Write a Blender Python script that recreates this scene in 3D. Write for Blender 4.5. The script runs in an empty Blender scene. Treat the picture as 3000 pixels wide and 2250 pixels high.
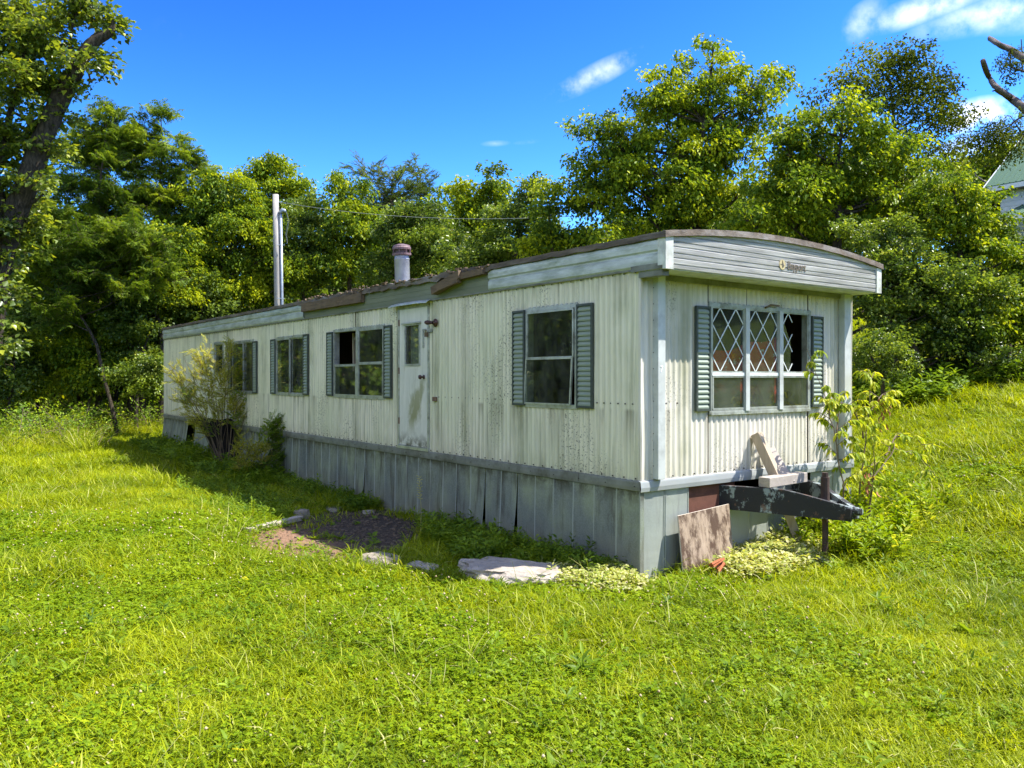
import bpy, math, random
import numpy as np
from mathutils import Vector, Matrix, Euler, noise as mnoise

SC = bpy.context.scene
COL = SC.collection
rnd = random.Random(7)
rng = np.random.default_rng(11)
R = math.radians

# ------------------------------------------------------------------ camera, sky, sun, exposure
EYE = 1.9
cam = bpy.data.cameras.new('camera')
cam.sensor_width = 36.0
cam.lens = 2381.0 / 3000.0 * 36.0
cam.shift_y = -19.0 / 3000.0
cam.clip_start = 0.05
cam.clip_end = 3000.0
camo = bpy.data.objects.new('camera', cam)
camo.location = (0, 0, EYE)
camo.rotation_euler = (R(90), 0, 0)
COL.objects.link(camo)
SC.camera = camo

SUN_DIR = Vector((0.659, -0.013, 1.0)).normalized()     # towards the sun
SUN_EL = math.asin(SUN_DIR.z)
SUN_AZ = math.atan2(SUN_DIR.x, SUN_DIR.y)
SKY_STRENGTH = 0.15
EXPOSURE = 1.48
world = bpy.data.worlds.new('World')
SC.world = world
world.use_nodes = True
wn, wl = world.node_tree.nodes, world.node_tree.links
wn.clear()
w_out = wn.new('ShaderNodeOutputWorld')
w_bg = wn.new('ShaderNodeBackground')
w_bg.inputs['Strength'].default_value = SKY_STRENGTH
sky = wn.new('ShaderNodeTexSky')
sky.sky_type = 'NISHITA'
sky.sun_disc = False
sky.sun_elevation = SUN_EL
sky.sun_rotation = SUN_AZ
sky.altitude = 300
sky.air_density = 1.0
sky.dust_density = 0.3
sky.ozone_density = 3.0
# the photograph's polarised, deep blue rendition of the same clear sky: one contrast curve over all of it
w_a = wn.new('ShaderNodeVectorMath'); w_a.operation = 'SCALE'; w_a.inputs['Scale'].default_value = 0.25
wl.new(sky.outputs[0], w_a.inputs[0])
w_g = wn.new('ShaderNodeGamma'); w_g.inputs['Gamma'].default_value = 2.05
wl.new(w_a.outputs[0], w_g.inputs['Color'])
w_hs = wn.new('ShaderNodeVectorMath'); w_hs.operation = 'SCALE'; w_hs.inputs['Scale'].default_value = 2.95
w_sat = wn.new('ShaderNodeHueSaturation'); w_sat.inputs['Saturation'].default_value = 1.06
wl.new(w_g.outputs[0], w_sat.inputs['Color'])
wl.new(w_sat.outputs[0], w_hs.inputs[0])


def wmath(op, a, b=None, c=None):
    n = wn.new('ShaderNodeMath'); n.operation = op
    for i, v in enumerate((a, b, c)):
        if v is None: continue
        if isinstance(v, (int, float)): n.inputs[i].default_value = v
        else: wl.new(v, n.inputs[i])
    return n.outputs[0]


def wvec(op, a, b):
    n = wn.new('ShaderNodeVectorMath'); n.operation = op
    for i, v in enumerate((a, b)):
        if isinstance(v, (tuple, Vector)): n.inputs[i].default_value = tuple(v)
        else: wl.new(v, n.inputs[i])
    return n.outputs['Value'] if op == 'DOT_PRODUCT' else n.outputs[0]


w_tc = wn.new('ShaderNodeTexCoord')
w_no = wn.new('ShaderNodeTexNoise')
w_no.inputs['Scale'].default_value = 16.0
w_no.inputs['Detail'].default_value = 7.0
w_no.inputs['Roughness'].default_value = 0.6
wl.new(w_tc.outputs['Generated'], w_no.inputs['Vector'])
w_no2 = wn.new('ShaderNodeTexNoise')
w_no2.inputs['Scale'].default_value = 2.6
w_no2.inputs['Detail'].default_value = 6.0
wl.new(w_tc.outputs['Generated'], w_no2.inputs['Vector'])
# fair-weather clouds: direction (x, y, z), half width, half height, tilt, thickness
CLOUDS = [((0.610, 1.0, 0.452), 0.060, 0.012, 0.05, 0.60), ((0.510, 1.0, 0.455), 0.050, 0.010, 0.15, 0.65), ((0.432, 1.0, 0.438), 0.018, 0.012, 0.7, 0.42),
          ((0.690, 1.0, 0.462), 0.060, 0.015, 0.0, 0.5), ((0.103, 1.0, 0.372), 0.042, 0.009, 0.42, 0.5),
          ((0.578, 1.0, 0.322), 0.024, 0.013, 0.0, 1.4), ((0.613, 1.0, 0.268), 0.052, 0.024, 0.0, 1.6),
          ((0.66, 1.0, 0.335), 0.05, 0.014, 0.0, 1.0), ((-0.02, 1.0, 0.288), 0.012, 0.0025, 0.05, 0.12),
          ((0.02, 1.0, 0.290), 0.012, 0.002, 0.1, 0.12), ((-0.42, 1.0, 0.43), 0.012, 0.008, 0.0, 0.03)]
total = None
for (d, a, b, tilt, thick) in CLOUDS:
    c = Vector(d).normalized()
    rt = c.cross(Vector((0, 0, 1))).normalized()
    up = rt.cross(c).normalized()
    rt, up = rt * math.cos(tilt) + up * math.sin(tilt), up * math.cos(tilt) - rt * math.sin(tilt)
    off = wvec('SUBTRACT', w_tc.outputs['Generated'], c)
    ex = wmath('DIVIDE', wvec('DOT_PRODUCT', off, rt), a)
    ey = wmath('DIVIDE', wvec('DOT_PRODUCT', off, up), b)
    q = wmath('ADD', wmath('MULTIPLY', ex, ex), wmath('MULTIPLY', ey, ey))
    m = wmath('MULTIPLY', wmath('MAXIMUM', wmath('SUBTRACT', 1.6, wmath('SQRT', q)), 0.0), thick)
    total = m if total is None else wmath('MAXIMUM', total, m)
# ragged edge
w_nn = wmath('MULTIPLY_ADD', w_no.outputs['Fac'], 3.4, -1.35)
dens = wmath('MULTIPLY', total, wmath('MAXIMUM', w_nn, 0.0))
w_side = wvec('DOT_PRODUCT', w_tc.outputs['Generated'], Vector((0.0, 0.97, 0.24)))
w_away = wmath('MINIMUM', wmath('MAXIMUM', wmath('MULTIPLY', wmath('SUBTRACT', 0.72, w_side), 6.0), 0.0), 1.0)
w_cum = wmath('MAXIMUM', wmath('MULTIPLY', wmath('SUBTRACT', wmath('ADD', w_no2.outputs['Fac'], wmath('MULTIPLY', w_no.outputs['Fac'], 0.12)), 0.575), 12.0), 0.0)  # unseen cloud cover, added outside the view to brighten the shaded wall
dens = wmath('MAXIMUM', dens, wmath('MULTIPLY', w_away, w_cum))
dens = wmath('MINIMUM', wmath('MULTIPLY', dens, 1.15), 0.95)
w_mix = wn.new('ShaderNodeMix'); w_mix.data_type = 'RGBA'
wl.new(dens, w_mix.inputs['Factor'])
wl.new(w_hs.outputs[0], w_mix.inputs['A'])
w_mix.inputs['B'].default_value = (5.0, 5.1, 5.4, 1)
wl.new(w_mix.outputs['Result'], w_bg.inputs['Color'])
wl.new(w_bg.outputs[0], w_out.inputs[0])

sun = bpy.data.lights.new('sun', 'SUN')
sun.energy = 4.1
sun.angle = R(0.53)
sun.color = (1.0, 0.955, 0.88)
suno = bpy.data.objects.new('sun', sun)
suno.rotation_euler = SUN_DIR.to_track_quat('Z', 'Y').to_euler()
suno.location = (30, 0, 40)
COL.objects.link(suno)

SC.view_settings.view_transform = 'Standard'
SC.view_settings.look = 'None'
SC.view_settings.gamma = 1.0
SC.view_settings.use_curve_mapping = False
SC.view_settings.exposure = EXPOSURE
SC.render.engine = 'CYCLES'
cy = SC.cycles
cy.max_bounces = 6
cy.diffuse_bounces = 4
cy.glossy_bounces = 3
cy.transmission_bounces = 4
cy.transparent_max_bounces = 10
cy.caustics_reflective = False
cy.caustics_refractive = False
cy.use_denoising = True

# ------------------------------------------------------------------ frames of reference
F = 2381.0
C0 = (1.22, 7.70)
VX = (0.802, 0.598)       # the home's x axis: across its front
UY = (-0.598, 0.802)      # the home's y axis: along its long side
ROT = math.atan2(VX[1], VX[0])


def L2W(x, y, z=0.0):
    return Vector((C0[0] + x * VX[0] + y * UY[0], C0[1] + x * VX[1] + y * UY[1], z))


def lx(X, Y):
    return (X - C0[0]) * VX[0] + (Y - C0[1]) * VX[1]


def ly(X, Y):
    return (X - C0[0]) * UY[0] + (Y - C0[1]) * UY[1]


def at(px, py, Y):
    return Vector(((px - 1500.0) / F * Y, Y, EYE + (1106.0 - py) / F * Y))


def g(X, Y):
    """height of the ground"""
    s = lx(X, Y) - 2.8
    z = 0.205 * (math.sqrt(s * s + 2.25) + s) / 2
    if z > 9: z = 9 + (z - 9) * 0.2
    if Y > 26 and X < 0: z += min((Y - 26) * 0.03, 3.0)
    z -= 0.055
    d = math.hypot(X, Y)
    z += 0.035 * mnoise.noise(Vector((X * 0.5, Y * 0.5, 3.1))) * min(1, d / 4)
    if d > 14: z += 0.12 * mnoise.noise(Vector((X * 0.13, Y * 0.13, 9.1))) * min(1, (d - 14) / 10)
    return z


# ------------------------------------------------------------------ mesh helpers
def refine(pts, rad, k):
    P, Rr = [], []
    for i in range(len(pts) - 1):
        a = pts[max(i - 1, 0)]; b = pts[i]; c = pts[i + 1]; d = pts[min(i + 2, len(pts) - 1)]
        for j in range(k):
            t = j / k
            P.append(0.5 * ((2 * b) + (c - a) * t + (2 * a - 5 * b + 4 * c - d) * t * t + (3 * b - a - 3 * c + d) * t ** 3)); Rr.append(rad[i] + (rad[i + 1] - rad[i]) * t)
    return P + [pts[-1]], Rr + [rad[-1]]


class MB:
    def __init__(s):
        s.v = []; s.f = []; s.m = []

    def add(s, vs, fs, mi=0):
        o = len(s.v)
        s.v += [tuple(p) for p in vs]
        s.f += [tuple(i + o for i in f) for f in fs]
        s.m += [mi] * len(fs)

    def box(s, x0, x1, y0, y1, z0, z1, mi=0, T=None):
        vs = [(x, y, z) for z in (z0, z1) for y in (y0, y1) for x in (x0, x1)]
        if T: vs = [T(*p) for p in vs]
        s.add(vs, [(0, 2, 3, 1), (4, 5, 7, 6), (0, 1, 5, 4), (2, 6, 7, 3), (0, 4, 6, 2), (1, 3, 7, 5)], mi)

    def beam(s, a, b, w, h, up=(0, 0, 1), mi=0):
        a, b = Vector(a), Vector(b); d = (b - a).normalized()
        sd = d.cross(Vector(up))
        if sd.length < 1e-4: sd = d.cross(Vector((1, 0, 0)))
        sd.normalize(); u = sd.cross(d)
        vs = [p + sd * (i * w / 2) + u * (j * h / 2) for p in (a, b) for i, j in ((-1, -1), (1, -1), (1, 1), (-1, 1))]
        s.add(vs, [(0, 3, 2, 1), (4, 5, 6, 7), (0, 1, 5, 4), (1, 2, 6, 5), (2, 3, 7, 6), (3, 0, 4, 7)], mi)

    def tube(s, pts, rad, n=8, mi=0, cap=True, jag=0.0):
        pts = [Vector(p) for p in pts]
        if isinstance(rad, (int, float)): rad = [rad] * len(pts)
        if jag > .14 and len(pts) > 3: pts, rad = refine(pts, rad, 3)
        o = len(s.v); ref = Vector((0.3, 0.2, 1)).normalized()
        for i, p in enumerate(pts):
            d = (pts[min(i + 1, len(pts) - 1)] - pts[max(i - 1, 0)])
            if d.length < 1e-9: d = Vector((0, 0, 1))
            d.normalize()
            a = d.cross(ref)
            if a.length < 1e-3: a = d.cross(Vector((1, 0, 0)))
            a.normalize(); b = d.cross(a)
            for k in range(n):
                t = 2 * math.pi * k / n
                r = rad[i] * (1 + (jag * mnoise.noise(Vector((p.x * 3 + k, p.y * 3, p.z * 3))) if jag else 0))
                s.v.append(tuple(p + (a * math.cos(t) + b * math.sin(t)) * r))
        for i in range(len(pts) - 1):
            for k in range(n):
                s.f.append((o + i * n + k, o + i * n + (k + 1) % n, o + (i + 1) * n + (k + 1) % n, o + (i + 1) * n + k)); s.m.append(mi)
        if cap:
            s.f.append(tuple(o + k for k in range(n))[::-1]); s.m.append(mi)
            e = o + (len(pts) - 1) * n
            s.f.append(tuple(e + k for k in range(n))); s.m.append(mi)

    def lathe(s, prof, n=20, c=(0, 0), mi=0):
        o = len(s.v)
        for r, z in prof:
            for k in range(n):
                t = 2 * math.pi * k / n
                s.v.append((c[0] + r * math.cos(t), c[1] + r * math.sin(t), z))
        for i in range(len(prof) - 1):
            for k in range(n):
                s.f.append((o + i * n + k, o + i * n + (k + 1) % n, o + (i + 1) * n + (k + 1) % n, o + (i + 1) * n + k)); s.m.append(mi)

    def mesh(s, name, mats, smooth=False):
        me = bpy.data.meshes.new(name)
        me.from_pydata(s.v, [], s.f)
        for m in (mats if isinstance(mats, (list, tuple)) else [mats]): me.materials.append(m)
        if any(s.m): me.polygons.foreach_set('material_index', s.m)
        if smooth: me.polygons.foreach_set('use_smooth', [True] * len(s.f))
        me.update()
        return me

    def build(s, name, mats, parent=None, smooth=False, bevel=0.0):
        o = bpy.data.objects.new(name, s.mesh(name, mats, smooth))
        COL.objects.link(o)
        if parent: o.parent = parent
        if bevel:
            b = o.modifiers.new('bevel', 'BEVEL'); b.width = bevel; b.segments = 2; b.limit_method = 'ANGLE'; b.angle_limit = R(40)
        return o


def link_mesh(name, me, parent=None, loc=(0, 0, 0), rot=(0, 0, 0)):
    o = bpy.data.objects.new(name, me); COL.objects.link(o)
    o.location = loc; o.rotation_euler = rot
    if parent: o.parent = parent
    return o


def tag(o, label, cat, group=None):
    o['label'] = label; o['category'] = cat
    if group: o['group'] = group
    return o


def kind(o, k):
    o['kind'] = k; return o


def thing(name, label, cat, loc=(0, 0, 0), rz=0.0, group=None):
    o = bpy.data.objects.new(name, None); COL.objects.link(o)
    o.location = loc; o.rotation_euler = (0, 0, rz); o.empty_display_size = 0.2
    return tag(o, label, cat, group)


# ------------------------------------------------------------------ materials
def new_mat(name):
    m = bpy.data.materials.new(name); m.use_nodes = True
    nt = m.node_tree
    return m, nt, nt.nodes['Principled BSDF'], nt.nodes['Material Output']


def N(nt, t, **kw):
    n = nt.nodes.new(t)
    for k, v in kw.items():
        if k in n.inputs.keys():
            if hasattr(v, 'links') or isinstance(v, bpy.types.NodeSocket): nt.links.new(v, n.inputs[k])
            else: n.inputs[k].default_value = v
        else: setattr(n, k, v)
    return n


def noise_tex(nt, vec, scale=5, detail=4, rough=0.55, stretch=None):
    if stretch:
        mp = nt.nodes.new('ShaderNodeMapping'); mp.inputs['Scale'].default_value = stretch
        nt.links.new(vec, mp.inputs['Vector']); vec = mp.outputs[0]
    n = nt.nodes.new('ShaderNodeTexNoise')
    n.inputs['Scale'].default_value = scale; n.inputs['Detail'].default_value = detail; n.inputs['Roughness'].default_value = rough
    nt.links.new(vec, n.inputs['Vector'])
    return n.outputs['Fac']


def ramp(nt, fac, stops, interp='LINEAR'):
    r = nt.nodes.new('ShaderNodeValToRGB'); r.color_ramp.interpolation = interp
    e = r.color_ramp.elements
    while len(e) < len(stops): e.new(0.5)
    for i, (p, c) in enumerate(stops):
        e[i].position = p
        e[i].color = (c, c, c, 1) if isinstance(c, (int, float)) else (*c, 1)
    nt.links.new(fac, r.inputs[0])
    return r.outputs[0]


def mixc(nt, fac, a, b, mode='MIX'):
    n = nt.nodes.new('ShaderNodeMix'); n.data_type = 'RGBA'; n.blend_type = mode
    for k, v in (('Factor', fac), ('A', a), ('B', b)):
        if isinstance(v, bpy.types.NodeSocket): nt.links.new(v, n.inputs[k])
        elif isinstance(v, (int, float)): n.inputs[k].default_value = v
        else: n.inputs[k].default_value = (*v, 1)
    return n.outputs['Result']


def mth(nt, op, a, b=None):
    n = nt.nodes.new('ShaderNodeMath'); n.operation = op; n.use_clamp = False
    for i, v in enumerate((a, b)):
        if v is None: continue
        if isinstance(v, (int, float)): n.inputs[i].default_value = v
        else: nt.links.new(v, n.inputs[i])
    return n.outputs[0]


def tc(nt, which='Object'):
    return nt.nodes.new('ShaderNodeTexCoord').outputs[which]


def bump(nt, p, h, strength=0.3, dist=0.01):
    b = nt.nodes.new('ShaderNodeBump'); b.inputs['Strength'].default_value = strength; b.inputs['Distance'].default_value = dist
    nt.links.new(h, b.inputs['Height']); nt.links.new(b.outputs[0], p.inputs['Normal'])


def simple(name, col, rough=0.6, metal=0.0, var=0.25, scale=6.0, dirt=None, dirt_amt=0.5, stretch=None, bmp=0.15, bdist=0.004, spec=0.5, dscale=3.0):
    m, nt, p, _ = new_mat(name)
    v = tc(nt)
    n1 = noise_tex(nt, v, scale, 6, 0.65, stretch)
    dark = tuple(c * (1 - var) for c in col); lite = tuple(min(1, c * (1 + var)) for c in col)
    c = ramp(nt, n1, [(0.3, dark), (0.7, lite)])
    if dirt:
        n2 = noise_tex(nt, v, dscale, 8, 0.7, stretch)
        f = ramp(nt, n2, [(0.48, 0.0), (0.68, dirt_amt)])
        c = mixc(nt, f, c, dirt)
    nt.links.new(c, p.inputs['Base Color'])
    p.inputs['Roughness'].default_value = rough; p.inputs['Metallic'].default_value = metal
    p.inputs['Specular IOR Level'].default_value = spec
    if bmp: bump(nt, p, noise_tex(nt, v, scale * 6, 5, 0.6, stretch), bmp, bdist)
    return m


def siding_mat(name, base, algae, along):
    """painted corrugated sheet with run-down streaks, algae and mildew specks; ALONG: axis index that runs along the wall"""
    m, nt, p, _ = new_mat(name)
    v = tc(nt)
    st_fine = (9.0, 9.0, 0.25)
    st_wide = (1.6, 1.6, 0.12)
    s1 = noise_tex(nt, v, 3.0, 6, 0.7, st_fine)
    s2 = noise_tex(nt, v, 1.4, 5, 0.6, st_wide)
    cloud = noise_tex(nt, v, 0.9, 4, 0.6)
    c = ramp(nt, s2, [(0.3, tuple(x * 0.90 for x in base)), (0.7, base)])
    f = ramp(nt, cloud, [(0.40, 0.0), (0.72, 0.75)])
    c = mixc(nt, f, c, algae)
    f = ramp(nt, s1, [(0.50, 0.0), (0.72, 0.58)])
    c = mixc(nt, f, c, (0.24, 0.24, 0.15))
    # dirt tone in the grooves, painted darker so the ribs read in shade
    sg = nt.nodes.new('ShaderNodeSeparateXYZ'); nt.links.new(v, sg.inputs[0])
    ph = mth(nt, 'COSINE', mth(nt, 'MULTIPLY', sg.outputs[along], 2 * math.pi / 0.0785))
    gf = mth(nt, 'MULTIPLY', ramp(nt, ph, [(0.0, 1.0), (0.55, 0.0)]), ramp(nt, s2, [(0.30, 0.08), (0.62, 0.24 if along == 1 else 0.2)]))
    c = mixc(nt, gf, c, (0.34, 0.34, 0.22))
    # broad run-down stains, as from a leaking edge
    s4 = noise_tex(nt, v, 1.0, 7, 0.72, (2.6, 2.6, 0.10))
    f = mth(nt, 'MULTIPLY', ramp(nt, s4, [(0.48, 0.0), (0.62, 0.70)]), ramp(nt, noise_tex(nt, v, 1.1, 4, 0.6), [(0.38, 0.0), (0.62, 1.0)]))
    c = mixc(nt, f, c, (0.24, 0.25, 0.14))
    # grime gathers at the eaves and at the bottom edge of the wall
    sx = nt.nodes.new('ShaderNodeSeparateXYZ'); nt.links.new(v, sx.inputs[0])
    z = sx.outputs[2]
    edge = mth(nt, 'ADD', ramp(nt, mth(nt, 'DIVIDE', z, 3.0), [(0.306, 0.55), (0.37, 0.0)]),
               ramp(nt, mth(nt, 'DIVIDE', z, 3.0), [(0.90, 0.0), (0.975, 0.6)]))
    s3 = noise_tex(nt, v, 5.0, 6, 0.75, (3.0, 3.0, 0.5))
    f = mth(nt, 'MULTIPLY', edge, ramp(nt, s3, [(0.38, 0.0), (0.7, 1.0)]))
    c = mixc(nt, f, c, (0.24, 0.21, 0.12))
    # runs below the window sills
    f = mth(nt, 'MULTIPLY', ramp(nt, mth(nt, 'DIVIDE', z, 3.0), [(0.33, 0.0), (0.46, 0.35), (0.525, 0.75), (0.535, 0.0)]), ramp(nt, noise_tex(nt, v, 4.0, 5, 0.7, (2.2, 2.2, 0.12)), [(0.50, 0.0), (0.66, 1.0)]))
    c = mixc(nt, f, c, (0.17, 0.15, 0.09))
    # mildew specks in patches
    sp = noise_tex(nt, v, 55.0, 3, 0.6)
    pt = noise_tex(nt, v, 1.3, 3, 0.5, (1.2, 1.2, 0.55))
    f = mth(nt, 'MULTIPLY', ramp(nt, sp, [(0.57, 0.0), (0.64, 1.0)]), ramp(nt, pt, [(0.50, 0.0), (0.62, 0.9)]))
    c = mixc(nt, f, c, (0.06, 0.06, 0.045))
    nt.links.new(c, p.inputs['Base Color'])
    p.inputs['Roughness'].default_value = 0.55
    p.inputs['Specular IOR Level'].default_value = 0.35
    bump(nt, p, noise_tex(nt, v, 30, 4, 0.6), 0.12, 0.004)
    return m


MAT = {}
MAT['side'] = siding_mat('cream paint with algae', (0.90, 0.85, 0.66), (0.72, 0.75, 0.50), 1)  # same cream paint as the front, lightened and warmed to offset the wall's shade
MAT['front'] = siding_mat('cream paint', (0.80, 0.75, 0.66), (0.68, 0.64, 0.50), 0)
MAT['white_trim'] = simple('aged white trim', (0.60, 0.62, 0.56), 0.5, dirt=(0.25, 0.24, 0.17), dirt_amt=0.6, dscale=5)
MAT['fascia_side'] = simple('pale blue aluminium fascia', (0.52, 0.56, 0.53), 0.45, 0.2, dirt=(0.22, 0.26, 0.16), dirt_amt=0.75, stretch=(1, 0.5, 2), dscale=4)
MAT['fascia_front'] = simple('grey aluminium fascia', (0.50, 0.49, 0.455), 0.42, 0.3, var=0.3, dirt=(0.16, 0.15, 0.16), dirt_amt=0.7, stretch=(0.35, 1, 9), dscale=5)
MAT['pilaster'] = simple('pale blue painted trim', (0.52, 0.55, 0.53), 0.5, dirt=(0.30, 0.31, 0.27), dirt_amt=0.5)
MAT['fascia_bare'] = simple('exposed green grey board', (0.20, 0.22, 0.15), 0.8, dirt=(0.08, 0.10, 0.06), dirt_amt=0.8, stretch=(1, 0.4, 2))
MAT['roof'] = simple('weathered roof edge', (0.13, 0.10, 0.075), 0.85, var=0.55, dirt=(0.36, 0.34, 0.32), dirt_amt=0.6, scale=9, stretch=(1, 0.3, 2), bmp=0.5, bdist=0.01)
MAT['roof_top'] = simple('tar roof coating', (0.16, 0.16, 0.16), 0.8, dirt=(0.07, 0.06, 0.05))
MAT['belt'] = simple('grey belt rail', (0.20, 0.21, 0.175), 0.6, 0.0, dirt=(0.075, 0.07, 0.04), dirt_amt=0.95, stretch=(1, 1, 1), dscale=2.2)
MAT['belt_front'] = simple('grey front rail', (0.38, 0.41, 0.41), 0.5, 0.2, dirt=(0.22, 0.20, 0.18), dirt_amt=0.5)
MAT['rust'] = simple('rust', (0.12, 0.045, 0.025), 0.85, var=0.4, dirt=(0.08, 0.03, 0.02), bmp=0.4)
MAT['jack'] = simple('dark rusted jack', (0.065, 0.038, 0.028), 0.8, var=0.5, dirt=(0.13, 0.06, 0.035), dirt_amt=0.7, bmp=0.4)
MAT['screw'] = simple('dark screw heads', (0.06, 0.05, 0.04), 0.6, 0.3)
MAT['shutter_frame'] = simple('dark teal vinyl', (0.055, 0.07, 0.062), 0.45)
MAT['slat'] = simple('sage green slats', (0.27, 0.32, 0.245), 0.5, var=0.12, dirt=(0.12, 0.16, 0.12), dirt_amt=0.5)
MAT['window_frame'] = simple('dull aluminium', (0.50, 0.53, 0.50), 0.4, 0.5, dirt=(0.16, 0.15, 0.11), dirt_amt=0.8, dscale=7)
MAT['lattice'] = simple('white lattice strip', (0.72, 0.76, 0.74), 0.5)
MAT['door'] = simple('off white door', (0.76, 0.76, 0.68), 0.45, var=0.08, dirt=(0.26, 0.26, 0.11), dirt_amt=1.0, stretch=(2, 2, 0.7), dscale=1.7)
MAT['brown_metal'] = simple('brown enamel', (0.07, 0.028, 0.02), 0.4)
MAT['curtain'] = simple('grey curtain', (0.30, 0.31, 0.29), 0.9, stretch=(6, 6, 0.6), dirt=(0.10, 0.10, 0.08))
MAT['lining'] = simple('brown panelling', (0.10, 0.065, 0.04), 0.7, stretch=(4, 4, 0.3))
MAT['inner_floor'] = simple('interior floor', (0.10, 0.08, 0.06), 0.8)
MAT['inner_ceiling'] = simple('interior ceiling', (0.20, 0.19, 0.17), 0.8)
MAT['rotten'] = simple('rotten timber', (0.16, 0.11, 0.065), 0.9, var=0.5, dirt=(0.05, 0.035, 0.02), stretch=(6, 0.8, 6), bmp=0.6, bdist=0.01)
MAT['lumber'] = simple('weathered lumber', (0.42, 0.34, 0.24), 0.8, var=0.25, dirt=(0.25, 0.21, 0.17), stretch=(6, 6, 0.8), bmp=0.3)
MAT['lumber_grey'] = simple('greyed lumber', (0.40, 0.35, 0.30), 0.8, var=0.22, dirt=(0.26, 0.22, 0.18), stretch=(1, 7, 7), bmp=0.3)
MAT['ply'] = simple('delaminated plywood', (0.30, 0.21, 0.14), 0.85, var=0.6, dirt=(0.05, 0.028, 0.015), dirt_amt=1.0, stretch=(3.2, 3.2, 0.8), dscale=3.2, bmp=0.4)
m, nt, p, _ = new_mat('rain stained plywood'); v = tc(nt)
c = ramp(nt, noise_tex(nt, v, 4, 7, 0.7, (6, 6, 0.8)), [(0.3, (0.20, 0.14, 0.09)), (0.7, (0.42, 0.33, 0.24))])
c = mixc(nt, ramp(nt, noise_tex(nt, v, 3.2, 6, 0.7, (2.6, 2.6, 1.1)), [(0.44, 0.0), (0.56, 0.95)]), c, (0.06, 0.03, 0.015))
nt.links.new(c, p.inputs['Base Color']); p.inputs['Roughness'].default_value = 0.85
bump(nt, p, noise_tex(nt, v, 20, 5, 0.6, (5, 5, 1)), 0.5, 0.006)
MAT['ply'] = m
MAT['ply_edge'] = simple('pale plywood edge', (0.52, 0.46, 0.38), 0.85)
MAT['flue'] = simple('galvanised flue', (0.42, 0.44, 0.48), 0.4, 0.5, dirt=(0.2, 0.19, 0.19), dirt_amt=0.5)
MAT['flue_cap'] = simple('rusty maroon cap', (0.14, 0.075, 0.08), 0.6, dirt=(0.36, 0.30, 0.31), dirt_amt=0.6)
MAT['flue_collar'] = simple('rusted collar', (0.40, 0.14, 0.08), 0.8)
MAT['flange'] = simple('pale flange', (0.55, 0.56, 0.53), 0.6)
MAT['pole'] = simple('grey weathered pole', (0.35, 0.33, 0.30), 0.9, var=0.25, stretch=(8, 8, 0.4), dirt=(0.2, 0.17, 0.14), bmp=0.5)
MAT['conduit'] = simple('grey conduit', (0.30, 0.35, 0.42), 0.45, 0.4)
MAT['wire'] = simple('service wire', (0.20, 0.22, 0.20), 0.6)
MAT['stone'] = simple('pale limestone', (0.37, 0.325, 0.27), 0.9, var=0.25, dirt=(0.22, 0.185, 0.14), dirt_amt=0.8, scale=3, dscale=5, bmp=0.7, bdist=0.02)
MAT['stone_dark'] = simple('lichen grey stone', (0.26, 0.225, 0.17), 0.9, var=0.35, dirt=(0.16, 0.14, 0.11), dirt_amt=0.8, dscale=7, bmp=0.7, bdist=0.015)
MAT['bark'] = simple('bark', (0.10, 0.082, 0.06), 0.95, var=0.65, scale=9, stretch=(3, 3, 0.8), dirt=(0.03, 0.025, 0.018), dirt_amt=0.9, dscale=6, bmp=1.0, bdist=0.05, spec=.1)
MAT['bark_grey'] = simple('grey limb bark', (0.13, 0.105, 0.095), 0.95, var=0.45, stretch=(5, 5, 1), bmp=0.8, bdist=0.02)
MAT['char'] = simple('charred wood', (0.018, 0.014, 0.012), 0.9, bmp=0.7, bdist=0.02)
MAT['twig'] = simple('twig', (0.14, 0.10, 0.06), 0.8)
MAT['orange'] = simple('orange clay', (0.36, 0.10, 0.035), 0.8)
MAT['dead_leaf'] = simple('dead rust leaf', (0.30, 0.115, 0.03), 0.7)
MAT['house_roof'] = simple('green metal roof', (0.06, 0.13, 0.075), 0.65, 0.0, var=0.1, bmp=0)
MAT['house_wall'] = simple('blue white lap siding', (0.55, 0.58, 0.66), 0.7, var=0.05, bmp=0)
MAT['house_trim'] = simple('white fascia', (0.62, 0.64, 0.68), 0.6, var=0.05, bmp=0)
MAT['house_soffit'] = simple('brown soffit', (0.20, 0.16, 0.13), 0.8)
MAT['ink'] = simple('faded brown lettering', (0.15, 0.125, 0.09), 0.6, var=0.15, bmp=0)
MAT['badge'] = simple('faded tan badge', (0.50, 0.42, 0.22), 0.6, var=0.2, bmp=0)
MAT['numeral'] = simple('white numeral', (0.85, 0.86, 0.86), 0.5, var=0.02, bmp=0)
MAT['outlet'] = simple('outlet', (0.20, 0.12, 0.08), 0.6)

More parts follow.
